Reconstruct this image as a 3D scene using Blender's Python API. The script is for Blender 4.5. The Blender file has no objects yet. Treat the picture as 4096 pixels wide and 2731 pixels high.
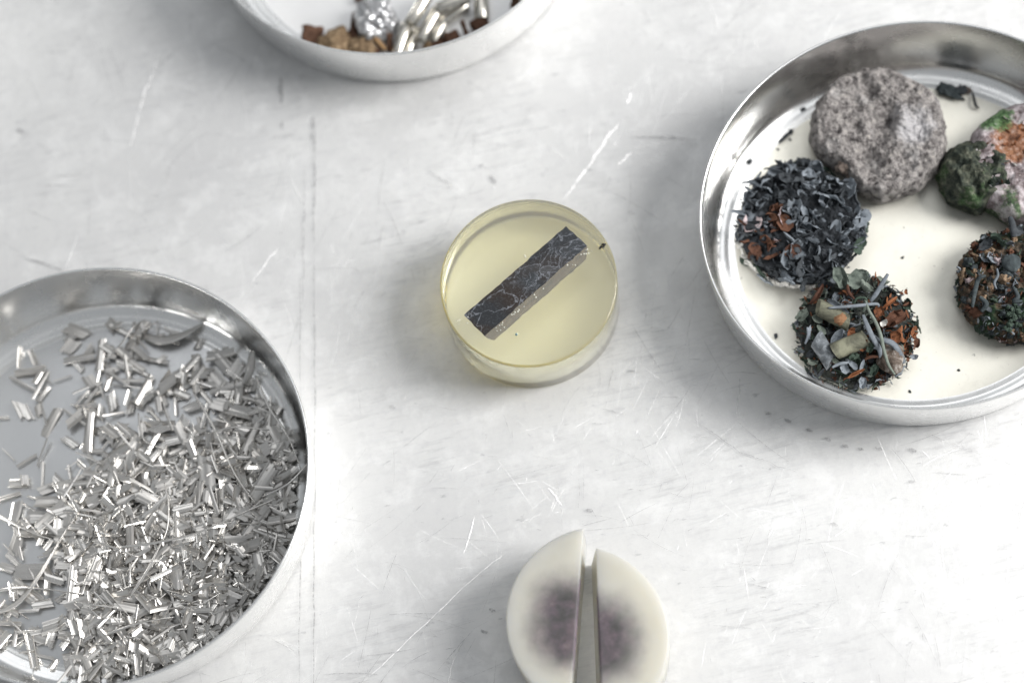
import bpy, bmesh, math, random
from mathutils import Vector, Matrix, noise, Euler
from math import sin, cos, pi, radians as R
C = bpy.context.scene
LK = C.collection
RNG = random.Random(7)

# ------------------------------------------------------------------ camera (1 unit = 1 cm)
C.unit_settings.scale_length = 0.01
cam = bpy.data.cameras.new('camera')
camo = bpy.data.objects.new('camera', cam); LK.objects.link(camo)
TILT, ROLL, LENS = 0.3212, -0.2397, 2.2256 * 36
camM = Matrix.Translation((0, 0, 50)) @ Matrix.Rotation(TILT, 4, 'X') @ Matrix.Rotation(ROLL, 4, 'Z')
camo.matrix_world = camM
cam.sensor_width = 36; cam.lens = LENS; cam.clip_start = 1; cam.clip_end = 2000
cam.dof.use_dof = True; cam.dof.focus_distance = 50.9; cam.dof.aperture_fstop = 0.055
C.camera = camo

# ------------------------------------------------------------------ light
w = bpy.data.worlds.new('World'); C.world = w; w.use_nodes = True
bg = w.node_tree.nodes['Background']
bg.inputs[0].default_value = (0.92, 0.96, 1.0, 1); bg.inputs[1].default_value = 0.30
def area(name, loc, tgt, sx, sy, power, col):
    l = bpy.data.lights.new(name, 'AREA'); l.shape = 'RECTANGLE'; l.size = sx; l.size_y = sy
    l.energy = power; l.color = col
    o = bpy.data.objects.new(name, l); LK.objects.link(o); o.location = loc
    o.rotation_euler = (Vector(tgt) - Vector(loc)).to_track_quat('-Z', 'Y').to_euler()
    return o
area('window_light', (112, 6, 88), (0, 16, 0), 60, 80, 280000, (1.0, 0.985, 0.965))
area('ceiling_light', (28, 92, 190), (4, 16, 0), 150, 110, 50000, (0.975, 0.985, 1.0))
C.view_settings.view_transform = 'Standard'; C.view_settings.look = 'None'
C.view_settings.exposure = 0.23; C.view_settings.gamma = 1.0
C.render.engine = 'CYCLES'
C.cycles.use_denoising = True
C.cycles.sample_clamp_indirect = 60.0
C.cycles.max_bounces = 12; C.cycles.volume_bounces = 8; C.cycles.transparent_max_bounces = 24

def at(px, py, z=0.0):
    """photograph pixel (4096 wide) -> point of the plane at height z"""
    f = LENS / 36 * 4096
    d = camM.to_3x3() @ Vector(((px - 2048) / f, -(py - 1365.5) / f, -1))
    t = (z - 50) / d.z
    return Vector((d.x * t, d.y * t, z))

# ------------------------------------------------------------------ helpers
def link(name, me, parent=None, mats=()):
    o = bpy.data.objects.new(name, me); LK.objects.link(o)
    for m in mats: me.materials.append(m)
    if parent: o.parent = parent
    return o
def mesh(name, vs, fs, smooth=True, mi=None):
    me = bpy.data.meshes.new(name); me.from_pydata([tuple(v) for v in vs], [], fs); me.update()
    if smooth: me.polygons.foreach_set('use_smooth', [True] * len(me.polygons))
    if mi: me.polygons.foreach_set('material_index', mi)
    return me
def recalc(me):
    bm = bmesh.new(); bm.from_mesh(me); bmesh.ops.recalc_face_normals(bm, faces=bm.faces); bm.to_mesh(me); bm.free(); return me
def tag(o, label=None, cat=None, group=None, kind=None):
    if label: o['label'] = label
    if cat: o['category'] = cat
    if group: o['group'] = group
    if kind: o['kind'] = kind
    return o
def thing(name, loc, rz=0, **k):
    o = bpy.data.objects.new(name, None); LK.objects.link(o); o.location = loc; o.rotation_euler.z = rz
    o.empty_display_size = 0.3
    return tag(o, **k)

class NT:
    def __init__(s, name):
        s.m = bpy.data.materials.new(name); s.m.use_nodes = True
        s.t = s.m.node_tree; s.b = s.t.nodes['Principled BSDF']; s.out = s.t.nodes['Material Output']
        s.tc = None
    def n(s, typ, ins=None, **props):
        nd = s.t.nodes.new(typ)
        for k, v in props.items(): setattr(nd, k, v)
        for k, v in (ins or {}).items(): s.set(nd.inputs[k], v)
        return nd
    def set(s, sock, v):
        if hasattr(v, 'is_output') or isinstance(v, bpy.types.NodeSocket): s.t.links.new(v, sock)
        elif isinstance(v, (tuple, list)) and len(v) == 3 and sock.type == 'RGBA': sock.default_value = (*v, 1)
        else: sock.default_value = v
    def P(s, **k):
        for a, v in k.items(): s.set(s.b.inputs[a.replace('_', ' ')], v)
    def co(s, kind='Object', scale=(1, 1, 1), rot=(0, 0, 0), loc=(0, 0, 0)):
        if s.tc is None: s.tc = s.n('ShaderNodeTexCoord')
        mp = s.n('ShaderNodeMapping', {'Vector': s.tc.outputs[kind], 'Scale': scale, 'Rotation': rot, 'Location': loc})
        return mp.outputs[0]
    def noise(s, co, scale, detail=4, rough=.55, dist=0, out=0):
        return s.n('ShaderNodeTexNoise', {'Vector': co, 'Scale': scale, 'Detail': detail, 'Roughness': rough, 'Distortion': dist}).outputs[out]
    def ramp(s, fac, stops, interp='LINEAR'):
        r = s.n('ShaderNodeValToRGB', {'Fac': fac}); e = r.color_ramp.elements; r.color_ramp.interpolation = interp
        while len(e) < len(stops): e.new(0.5)
        for el, (p, c) in zip(e, stops):
            el.position = p; el.color = (*c, 1) if isinstance(c, (tuple, list)) else (c, c, c, 1)
        return r.outputs[0]
    def math(s, op, a, b=0.0, c=None, clamp=False):
        nd = s.n('ShaderNodeMath', operation=op, use_clamp=clamp); s.set(nd.inputs[0], a); s.set(nd.inputs[1], b)
        if c is not None: s.set(nd.inputs[2], c)
        return nd.outputs[0]
    def mix(s, fac, a, b, blend='MIX'):
        nd = s.n('ShaderNodeMix', data_type='RGBA', blend_type=blend); s.set(nd.inputs[0], fac); s.set(nd.inputs[6], a); s.set(nd.inputs[7], b)
        return nd.outputs[2]
    def rng(s, v, a, b, c, d):
        return s.n('ShaderNodeMapRange', {'Value': v, 1: a, 2: b, 3: c, 4: d}).outputs[0]
    def bump(s, h, strength, dist, prev=None):
        ins = {'Height': h, 'Strength': strength, 'Distance': dist}
        if prev is not None: ins['Normal'] = prev
        return s.n('ShaderNodeBump', ins).outputs[0]

# ------------------------------------------------------------------ materials
def m_table():
    s = NT('worn_aluminium_sheet')
    o = s.co()
    big = s.noise(o, .09, 3, .5)
    mid = s.noise(o, .6, 7, .7, .2)
    fine = s.noise(o, 5.0, 5, .65)
    # streaky wear in several directions
    st = None
    for i, (ang, sc, k) in enumerate(((.25, (.35, 9, 1), 1), (1.35, (.3, 8, 1), 2), (-.5, (.4, 12, 1), 3), (.95, (.5, 16, 1), 4))):
        v = s.noise(s.co(scale=sc, rot=(0, 0, ang), loc=(k * 7.3, k * 3.1, 0)), 1.6, 4, .6)
        v = s.rng(v, .56, .72, 0, 1)
        st = v if st is None else s.math('MAXIMUM', st, v)
    patch = s.rng(s.noise(o, .35, 4, .6), .42, .62, 0, 1)
    wear = s.math('MULTIPLY', st, patch)
    c = s.mix(s.rng(big, .35, .65, 0, 1), (.56, .56, .56), (.745, .745, .735))
    c = s.mix(s.math('MULTIPLY', s.rng(mid, .48, .68, 0, 1), .42), c, (.55, .55, .555))
    c = s.mix(s.math('MULTIPLY', s.rng(fine, .53, .70, 0, 1), .5), c, (.55, .55, .56))
    c = s.mix(s.math('MULTIPLY', wear, .7), c, (.58, .59, .60))
    rub = s.rng(s.noise(s.co(scale=(.8, 5, 1), rot=(0, 0, .24)), 1.3, 7, .74), .50, .66, 0, 1)
    c = s.mix(s.math('MULTIPLY', s.math('MULTIPLY', rub, patch), .6), c, (.40, .40, .405))
    dab = s.rng(s.noise(s.co(scale=(.7, 1.6, 1), rot=(0, 0, .5), loc=(2, 5, 0)), 2.4, 5, .62), .66, .74, 0, 1)
    c = s.mix(s.math('MULTIPLY', dab, .7), c, (.28, .285, .295))
    # lighter rubbed smudges
    c = s.mix(s.math('MULTIPLY', s.rng(s.noise(s.co(loc=(40, 11, 0)), 1.1, 7, .72, .2), .50, .68, 0, 1), .40), c, (.86, .86, .855))
    rg = s.math('ADD', s.rng(mid, .3, .7, .46, .62), s.math('MULTIPLY', wear, .12))
    hair = s.noise(s.co(scale=(1, 40, 1), rot=(0, 0, 1.2)), 3, 3, .7)
    hair2 = s.noise(s.co(scale=(1, 45, 1), rot=(0, 0, .1)), 3, 3, .7)
    nb = s.bump(hair, .12, .02); nb = s.bump(hair2, .12, .02, nb); nb = s.bump(fine, .10, .03, nb)
    s.P(Base_Color=c, Metallic=.42, Roughness=rg, Normal=nb)
    return s.m
def m_scratch(name, col, metallic, alpha, rough=.5, flank=None):
    s = NT(name)
    n = s.noise(s.co(), 9, 3, .7)
    a = s.math('MULTIPLY', s.rng(n, .38, .62, .15, 1), alpha)
    s.P(Base_Color=col, Metallic=metallic, Roughness=rough, Alpha=a)
    if flank:   # the near side of the groove faces this way
        s.set(s.b.inputs['Normal'], s.n('ShaderNodeCombineXYZ', {0: flank[0], 1: flank[1], 2: flank[2]}).outputs[0])
    return s.m
def m_dish(name, floor=False, tint=(.86, .87, .88), rough=.2, dull=None, metallic=1.0):
    s = NT(name)
    o = s.co()
    if floor:
        br = s.noise(s.co(scale=(1, 42, 1), rot=(0, 0, -.95)), 2.2, 4, .7)
    else:
        br = s.noise(s.co(scale=(1, 1, 14)), 2.2, 4, .7)
    sm = s.noise(o, .9, 4, .6, .5)
    c = s.mix(s.rng(sm, .35, .7, 0, .4), tint, tuple(x * .86 for x in tint))
    c = s.mix(s.math('MULTIPLY', s.rng(br, .4, .7, 0, 1), .12), c, (.6, .6, .6))
    rg = s.math('ADD', s.rng(sm, .3, .7, rough, rough + .08), s.math('MULTIPLY', br, .06))
    if dull:
        sp = s.noise(o, 7.5, 2, .5)
        sp2 = s.noise(s.co(loc=(3, 9, 1)), 17, 2, .5)
        c = s.mix(s.rng(sp, .735, .76, 0, .7), dull, (.25, .24, .22))
        c = s.mix(s.rng(sp2, .72, .75, 0, .45), c, (.35, .33, .3))
        c = s.mix(s.rng(sm, .42, .66, 0, .45), c, (.70, .68, .61))
        c = s.mix(s.rng(s.noise(s.co(loc=(8, 2, 0)), 2.6, 6, .7), .55, .72, 0, .4), c, (.60, .58, .52))
        c = s.mix(s.rng(s.noise(s.co(loc=(5, 2, 7)), 33, 2, .5), .70, .73, 0, .4), c, (.3, .28, .25))
    s.P(Base_Color=c, Metallic=metallic, Roughness=rg, Normal=s.bump(br, .25 if floor else .12, .006))
    return s.m
def m_shaving(name, tint, rough, joined=False):
    s = NT(name)
    if joined:   # pieces joined into one mesh carry their own coordinates
        v = s.n('ShaderNodeAttribute', attribute_name='piece_co').outputs['Vector']
        br = s.noise(s.n('ShaderNodeMapping', {'Vector': v, 'Scale': (26, 1.2, 1.2)}).outputs[0], 3, 3, .7)
        rnd = s.n('ShaderNodeAttribute', attribute_name='piece_rnd').outputs['Fac']
    else:
        br = s.noise(s.co(scale=(26, 1.2, 1.2)), 3, 3, .7)
        rnd = s.n('ShaderNodeObjectInfo').outputs['Random']
    g = s.noise(s.co(), 30, 2, .6)
    c = s.mix(rnd, tint, tuple(x * .78 for x in tint))
    rg = s.math('ADD', s.math('MULTIPLY', rnd, .22), rough)
    c = s.mix(s.math('MULTIPLY', s.rng(br, .42, .62, 0, 1), .35), c, tuple(x * .55 for x in tint))
    s.P(Base_Color=c, Metallic=.88, Roughness=rg, Normal=s.bump(g, .08, .01, s.bump(br, .22, .008)))
    return s.m
def m_resin():
    s = NT('pale_yellow_clear_resin')
    s.P(Base_Color=(.985, .975, .84), Roughness=.05, IOR=1.47)
    s.b.inputs['Transmission Weight'].default_value = .87
    va = s.n('ShaderNodeVolumeAbsorption', {'Color': (.95, .925, .66), 'Density': .065})
    s.t.links.new(va.outputs[0], s.out.inputs['Volume'])
    return s.m
def m_milk(cen, rad, seed):
    """milky resin: the embedded purple sample tints it softly around the core"""
    s = NT('frosted_cream_resin')
    o = s.co()
    dv = s.n('ShaderNodeVectorMath', {0: s.co(scale=(1 / rad, .86 / rad, 2.6 / rad), loc=(-cen[0] / rad, -cen[1] * .86 / rad, -cen[2] * 2.6 / rad))}, operation='LENGTH').outputs['Value']
    wob = s.noise(s.co(loc=(seed, 0, 0)), 1.6, 4, .6)
    dn = s.math('ADD', dv, s.rng(wob, .3, .7, -.09, .09))
    m = s.n('ShaderNodeMapRange', {'Value': dn, 1: .45, 2: 1.10, 3: .92, 4: 0}, interpolation_type='SMOOTHSTEP').outputs[0]
    core = s.ramp(s.noise(s.co(loc=(seed, 3, 0)), 2.9, 7, .66, .2), [(.36, (.065, .07, .07)), (.46, (.125, .108, .125)), (.56, (.19, .142, .175)), (.70, (.31, .25, .265))])
    cream = s.mix(s.rng(s.noise(o, .8, 3), .35, .65, 0, 1), (.78, .765, .70), (.72, .705, .64))
    core = s.mix(s.rng(s.noise(o, 13, 4, .7), .42, .62, 0, .35), core, (.05, .045, .05))
    c = s.mix(m, cream, core)
    s.P(Base_Color=c, Roughness=.42, Normal=s.bump(s.noise(o, 40, 2), .12, .01))
    s.b.inputs['Subsurface Weight'].default_value = .9
    s.b.inputs['Transmission Weight'].default_value = .42; s.b.inputs['IOR'].default_value = 1.4
    s.b.inputs['Subsurface Radius'].default_value = (.55, .5, .4)
    s.b.inputs['Subsurface Scale'].default_value = 1.4
    return s.m
def m_rock(name, stops, scale, bscale=12, bstr=.6, rough=.95, bdist=.06, extra=None, spec=.2):
    s = NT(name)
    o = s.co()
    a = s.noise(o, scale, 6, .68, .4)
    c = s.ramp(a, stops)
    if extra:
        for (col, sc, lo, hi, amt, off) in extra:
            c = s.mix(s.rng(s.noise(s.co(loc=off), sc, 4, .6, .3), lo, hi, 0, amt), c, col)
    h = s.noise(o, bscale, 6, .7)
    s.P(Base_Color=c, Roughness=rough, Normal=s.bump(h, bstr, bdist))
    s.b.inputs['Specular IOR Level'].default_value = spec
    return s.m
def m_leaf(name, c1, c2, rough=.8, spec=.3):
    s = NT(name)
    rnd = s.n('ShaderNodeObjectInfo').outputs['Random']
    n = s.noise(s.co(), 7, 5, .65)
    f = s.math('ADD', s.math('MULTIPLY', rnd, .5), s.math('MULTIPLY', s.rng(n, .35, .65, 0, 1), .5))
    c = s.mix(f, c1, c2)
    s.P(Base_Color=c, Roughness=rough, Normal=s.bump(s.noise(s.co(), 26, 4, .7), .5, .02))
    s.b.inputs['Specular IOR Level'].default_value = spec
    return s.m
M_TABLE = m_table()
M_DWALL = m_dish('bright_pressed_aluminium', tint=(.95, .95, .94), rough=.2)
M_DFLOOR_GREY = m_dish('brushed_aluminium_floor', True, (.60, .607, .612), .28)
M_DFLOOR_CREAM = m_dish('dusty_aluminium_floor', True, dull=(.79, .775, .70), rough=.42, metallic=.55)
M_DFLOOR_WHITE = m_dish('pale_aluminium_floor', True, (.76, .76, .76), .4, metallic=.7)
M_SHAVE = m_shaving('bright_shaving_metal', (.80, .78, .75), .21)
M_RESIN = m_resin()
M_CHAR = m_leaf('charred_black_leaf', (.010, .012, .015), (.075, .085, .095), .75)
M_ASH = m_leaf('ashen_grey_leaf', (.085, .10, .115), (.27, .30, .335), .7)
M_GREEN = m_leaf('dry_grey_green_leaf', (.06, .08, .068), (.22, .25, .215), .75)
M_DKGREEN = m_leaf('dark_green_leaf', (.015, .03, .022), (.07, .10, .075), .75)
M_RUST = m_leaf('rusty_orange_flake', (.075, .028, .016), (.33, .13, .055), .85)
M_BROWN = m_leaf('dark_brown_flake', (.035, .014, .010), (.16, .075, .045), .85)
M_WHITE = m_leaf('pale_ash', (.5, .49, .46), (.75, .74, .72), .9)
M_PINK = m_leaf('pinkish_white_crust', (.36, .27, .28), (.66, .57, .57), .9)
M_KHAKI = m_rock('khaki_dried_stalk', [(.3, (.035, .04, .035)), (.46, (.10, .10, .075)), (.6, (.22, .22, .16)), (.8, (.30, .295, .225))], 1.6, 18, .35, .55)
M_SILVERSTALK = m_rock('silvery_charred_stalk', [(.3, (.05, .055, .055)), (.5, (.14, .155, .17)), (.62, (.30, .32, .34)), (.8, (.55, .57, .58))], 4.5, 24, .5, .5)

# ------------------------------------------------------------------ table
tab = mesh('table_top', [(-160, -120, 0), (160, -120, 0), (160, 190, 0), (-160, 190, 0), (-160, -120, -1.2), (160, -120, -1.2), (160, 190, -1.2), (-160, 190, -1.2)],
    [(0, 1, 2, 3), (7, 6, 5, 4), (0, 4, 5, 1), (1, 5, 6, 2), (2, 6, 7, 3), (3, 7, 4, 0)], smooth=False)
table = link('table_top', tab, None, [M_TABLE])
tag(table, 'worn pale aluminium table sheet covered in fine scratches', 'table', kind='structure')
def ribbon(vs, fs, pts, wd, z):
    n = len(pts)
    for i, p in enumerate(pts):
        a = pts[max(i - 1, 0)]; b = pts[min(i + 1, n - 1)]
        d = (b - a); d.z = 0
        if d.length < 1e-6: d = Vector((1, 0, 0))
        d.normalize(); q = Vector((-d.y, d.x, 0))
        ww = wd * (sin(pi * (i + .35) / (n - .3)) ** .6) * .5
        vs.append((p.x + q.x * ww, p.y + q.y * ww, z)); vs.append((p.x - q.x * ww, p.y - q.y * ww, z))
        if i:
            k = len(vs) - 4; fs.append((k, k + 1, k + 3, k + 2))
def marks(name, mat, seed, n, sect, wmin, wmax, lmin, lmax, special, z0):
    r = random.Random(seed); vs, fs = [], []; z = z0
    for pts, wd in special:
        P = [at(x, y) for x, y in pts]
        Q = []
        for i in range(len(P) - 1):
            for k in range(6):
                p = P[i].lerp(P[i + 1], k / 6); Q.append(p + Vector((r.gauss(0, .012), r.gauss(0, .012), 0)))
        Q.append(P[-1]); ribbon(vs, fs, Q, wd, z); z += 7e-6
    for i in range(n):
        x = r.uniform(-15, 17); y = r.uniform(3, 34)
        if math.hypot(x - .68, y - 17.36) < 2.6 or math.hypot(x - .1, y - 9.4) < 2.5: continue
        dens = noise.noise(Vector((x * .25 + seed, y * .25, 3)))
        if r.random() > .12 + .88 * max(0, min(1, .5 + 1.9 * dens)): continue
        ang = r.choice(sect); ang = r.gauss(ang[0], ang[1])
        L = lmin + (lmax - lmin) * r.random() ** 2.6; cv = r.gauss(0, .25) / max(L, .6)
        k = max(4, int(L * 4)); pts = []; p = Vector((x, y, 0))
        for j in range(k + 1):
            pts.append(p.copy()); ang += cv * L / k; p = p + Vector((cos(ang), sin(ang), 0)) * (L / k)
        ribbon(vs, fs, pts, r.uniform(wmin, wmax) * (.6 + .4 * r.random()), z); z += 7e-6
    o = link(name, mesh(name, vs, fs, False), table, [mat]); tag(o, kind='stuff'); return o
D = lambda *a: [(x * 1.7415, y * 1.7415) for x, y in a]
light_sp = [(D((1424, 283), (1400, 310), (1350, 385), (1292, 462)), .055), (D((1160, 1268), (1080, 1335), (960, 1450), (830, 1570)), .022),
    (D((362, 138), (335, 210), (312, 290), (300, 340)), .06), (D((640, 570), (580, 645)), .04), (D((1452, 350), (1418, 382)), .05),
    (D((1090, 1190), (1065, 1270)), .03), (D((1700, 870), (1690, 960)), .03), (D((1260, 1120), (1290, 1160)), .03), (D((1440, 240), (1450, 215)), .05),
    (D((760, 985), (752, 1010), (735, 1030)), .02), (D((1065, 1470), (1040, 1520), (1030, 1568)), .028), (D((180, 540), (120, 700)), .03)]
dark_sp = [(D((722, 270), (723, 420), (722, 560)), .05), (D((722, 560), (723, 800), (724, 1100)), .03), (D((724, 1100), (722, 1330), (721, 1570)), .035),
    (D((700, 380), (699, 560), (697, 700)), .022), (D((688, 640), (690, 900)), .02), (D((692, 900), (690, 1240), (688, 1570)), .028), (D((645, 180), (647, 240)), .09), (D((648, 280), (649, 300)), .05),
    (D((720, 270), (720, 340)), .05), (D((985, 395), (1045, 432)), .045), (D((1450, 315), (1600, 322)), .05),
    (D((1590, 960), (1700, 1040), (1830, 1085)), .018), (D((1125, 405), (1140, 425)), .09), (D((40, 300), (62, 306)), .10), (D((45, 590), (110, 610), (160, 628)), .05)]
for x, y in ((1520, 125), (1585, 148), (1655, 180), (1715, 210), (1770, 232), (1820, 240), (1880, 240), (1990, 243), (940, 440), (1985, 345), (1735, 485), (600, 832), (625, 765), (300, 105)):
    X, Y = 1200 + x * 1.2313, 1500 + y * 1.2313
    dark_sp.append(([(X - 14, Y - 4), (X + 14, Y + 5)], .07))
NEARV, NEARH = 1.15, -.28
marks('light_scratch_marks', m_scratch('bright_fresh_scratch', (.95, .95, .95), .8, .50, .5, (.30, -.16, .94)), 3, 6500, [(NEARV, .22), (NEARV, .4), (.35, .3), (2.0, .5)], .003, .009, .10, 1.6, [], .0010)
marks('long_pale_scratch_marks', m_scratch('deep_pale_scratch', (.95, .95, .95), .8, .42, .5, (.30, -.16, .94)), 4, 24, [(NEARV, .25), (.6, .3)], .010, .02, .4, 2.5, light_sp, .0240)
marks('fine_grey_scratch_marks', m_scratch('dull_grey_scratch', (.36, .36, .37), .4, .55), 5, 3800, [(NEARH, .2), (NEARH, .4), (.8, .5), (NEARV, .3)], .005, .016, .1, 1.7, [], 0.0300)
marks('dark_scratch_marks', m_scratch('dark_grime_in_scratch', (.20, .20, .21), .2, .55), 9, 420, [(NEARH, .25), (-.6, .4), (1.3, .3)], .008, .03, .1, 1.8, dark_sp, .0500)

# ------------------------------------------------------------------ dishes
def dish(cx, cy, Rr, h, floor_mat, label, ax=1.0, seed=0, rot=0):
    vs, fs, mi = [], [], []
    r = Rr
    prof = []   # (radius, z, floor?)
    rb = r * .965
    prof += [(0.01, .06), (r * .3, .06), (r * .6, .06), (rb - .66, .06), (rb - .58, .055), (rb - .54, .04), (rb - .49, .04), (rb - .43, .065)]
    for k in range(7):
        a = k / 6 * pi / 2; prof.append((rb - .37 + .31 * sin(a), .38 - .31 * cos(a)))
    prof += [(rb + (r - rb) * .55 - .055, h * .55), (r - .07, h - .05), (r - .055, h - .012), (r - .03, h), (r - .006, h - .012), (r, h - .05), (rb + (r - rb) * .5, h * .5)]
    for k in range(5):
        a = k / 4 * pi / 2; prof.append((rb - .22 + .22 * cos(a), .22 - .22 * sin(a)))
    prof += [(rb - 1.0, .0), (.01, .0)]
    n = 160
    for i, (pr, pz) in enumerate(prof):
        for k in range(n):
            a = 2 * pi * k / n
            wob = 1 + .0028 * noise.noise(Vector((cos(a) * 1.5 + seed, sin(a) * 1.5, pz * .2)))
            vs.append((pr * wob * cos(a) * ax, pr * wob * sin(a) * (2 - ax), pz))
    for i in range(len(prof) - 1):
        for k in range(n):
            fs.append((i * n + k, i * n + (k + 1) % n, (i + 1) * n + (k + 1) % n, (i + 1) * n + k)); mi.append(1 if i < 3 else 0)
    fs.append(tuple(reversed(range(n)))); mi.append(1)
    me = recalc(mesh('dish', vs, fs, True, mi))
    o = link('aluminium_dish', me, None, [M_DWALL, floor_mat]); o.location = (cx, cy, .004)
    return tag(o, label, 'dish')
RD = Vector((9.56, 16.68)); LD = Vector((-9.77, 15.34)); TD = Vector((-.21, 28.24))
dish(RD.x, RD.y, 4.79, 2.04, M_DFLOOR_CREAM, 'shallow round aluminium dish with a cream floor holding charred and mouldy pellets', 1.0377, 1)
dish(LD.x, LD.y, 4.87, 2.04, M_DFLOOR_GREY, 'shallow round aluminium dish with a blue grey floor filled with metal shavings', 1.013, 4)
dish(TD.x, TD.y, 4.857, 2.04, M_DFLOOR_WHITE, 'out of focus aluminium dish holding rods, foil ball and brown bark bits', 1.0, 8)

# ------------------------------------------------------------------ clear resin mount with embedded bar
def cyl(r, h, n=128, bev=.03, z0=0):
    prof = [(r - bev, z0), (r, z0 + bev), (r, z0 + h - bev), (r - bev * .3, z0 + h - bev * .3), (r - bev, z0 + h)]
    vs, fs = [], []
    for pr, pz in prof:
        for k in range(n): a = 2 * pi * k / n; vs.append((pr * cos(a), pr * sin(a), pz))
    for i in range(len(prof) - 1):
        for k in range(n): fs.append((i * n + k, i * n + (k + 1) % n, (i + 1) * n + (k + 1) % n, (i + 1) * n + k))
    fs.append(tuple(reversed(range(n)))); fs.append(tuple(range((len(prof) - 1) * n, len(prof) * n)))
    return vs, fs
def flat_caps(me):
    for p in me.polygons:
        if len(p.vertices) > 4: p.use_smooth = False
    return me
PC = Vector((.678, 17.36, .02)); PH = 1.66
mount = thing('resin_mount', PC, label='clear pale yellow round resin block with a dark veined bar set in its top', cat='resin block')
rm = flat_caps(mesh('resin', *cyl(2.0, PH, bev=.035)))
resin = link('resin_body', rm, mount, [M_RESIN])
gb = NT('pale_brightening_disc'); gb.P(Base_Color=(.95, .94, .84), Roughness=.6)
base_ = link('brightening_disc', flat_caps(mesh('base', *cyl(1.96, .012, bev=.003))), mount, [gb.m]); base_.location.z = -.014  # pale disc added under the resin to brighten it, as frosting would
def m_bar():
    s = NT('dark_veined_polished_slag')
    o0 = s.co()
    wn = s.noise(o0, 1.6, 4, .6, 0, 1)
    wv = s.n('ShaderNodeVectorMath', {0: s.co(), 1: wn}, operation='ADD').outputs[0]
    mp = s.n('ShaderNodeMapping', {'Vector': wv, 'Scale': (1.0, 2.2, 1)}).outputs[0]
    v1 = s.n('ShaderNodeTexVoronoi', {'Vector': mp, 'Scale': 1.1}, feature='DISTANCE_TO_EDGE').outputs['Distance']
    mp2 = s.n('ShaderNodeMapping', {'Vector': wv, 'Scale': (1.5, 6.5, 1), 'Location': (3, 2, 0)}).outputs[0]
    v2 = s.n('ShaderNodeTexVoronoi', {'Vector': mp2, 'Scale': 1.3}, feature='DISTANCE_TO_EDGE').outputs['Distance']
    sel = s.rng(s.noise(s.co(loc=(5, 1, 0)), 1.1, 2), .42, .56, 0, 1)
    l1 = s.rng(v1, .0, .032, 1, 0)
    xx = s.n('ShaderNodeSeparateXYZ', {0: s.co()}).outputs[0]
    right = s.rng(s.math('ADD', xx, s.rng(s.noise(s.co(), 1.5, 3), .3, .7, -.4, .4)), -.45, .1, .0, 1)
    l2 = s.math('MULTIPLY', s.math('MULTIPLY', s.rng(v2, .0, .045, 1, 0), sel), right)
    cell = s.n('ShaderNodeTexVoronoi', {'Vector': mp, 'Scale': 1.1}).outputs['Color']
    base = s.mix(s.rng(s.noise(s.co(loc=(1.1, .4, 0)), .9, 3), .46, .54, 0, 1), (.017, .019, .022), (.024, .017, .013))
    brown = s.math('MULTIPLY', s.rng(xx, -.95, -.6, 0, 1), s.rng(xx, .0, -.25, 0, 1))
    base = s.mix(s.math('MULTIPLY', brown, .8), base, (.024, .015, .010))
    base = s.mix(s.math('MULTIPLY', right, .35), base, s.mix(s.n('ShaderNodeRGBToBW', {0: cell}).outputs[0], (.008, .009, .011), (.115, .13, .145)))
    gr = s.noise(o0, 22, 4, .7)
    base = s.mix(s.math('MULTIPLY', s.rng(gr, .5, .75, 0, 1), .3), base, (.16, .17, .19))
    c = s.mix(s.math('MULTIPLY', s.math('MAXIMUM', l1, l2), s.rng(gr, .3, .65, .15, .75)), base, (.30, .32, .36))
    s.P(Base_Color=c, Roughness=.5, Normal=s.bump(gr, .3, .01)); s.b.inputs['Specular IOR Level'].default_value = .3
    return s.m
M_BAR = m_bar()
q = [at(x, y, PH + .03) - PC for x, y in ((2263.8, 904.5), (2347.8, 983), (1938.5, 1343.6), (1856, 1259.6))]
bc = sum(q, Vector()) / 4
ax = (q[0] + q[1] - q[2] - q[3]); bang = math.atan2(ax.y, ax.x); Ri = Matrix.Rotation(-bang, 3, 'Z')
ql = [Ri @ (p - bc) for p in q]
def barmesh():
    n = 26; rr = random.Random(3); top = []
    cor = [ql[3], ql[0], ql[1], ql[2]]
    for e in range(4):
        a, b = cor[e], cor[(e + 1) % 4]; k = n if e % 2 == 0 else 6
        for i in range(k):
            p = a.lerp(b, i / k)
            if 0 < i: p = p + Vector((rr.gauss(0, .007), rr.gauss(0, .007), 0))
            top.append(Vector((p.x, p.y, 0)))
    N = len(top); vs = [(p.x, p.y, .006) for p in top]
    for zz, sc, off in ((-.02, 1.0, 0), (-.28, .97, -.07), (-.60, .90, -.14)):
        vs += [(p.x * sc, p.y * sc + off, zz) for p in top]
    fs = [tuple(range(N))]
    for l in range(3):
        for i in range(N): fs.append((l * N + i, l * N + (i + 1) % N, (l + 1) * N + (i + 1) % N, (l + 1) * N + i))
    fs.append(tuple(reversed(range(3 * N, 4 * N))))
    return recalc(mesh('bar', vs, fs, False, [0] + [1] * (3 * N + 1)))
M_BARSIDE = m_rock('bronze_brown_bar_side', [(.3, (.03, .016, .006)), (.5, (.085, .048, .018)), (.75, (.24, .16, .07))], 2.2, 20, .5, .5)
bar = link('embedded_bar', barmesh(), mount, [M_BAR, M_BARSIDE]); bar.location = (bc.x, bc.y, PH); bar.rotation_euler.z = bang
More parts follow.
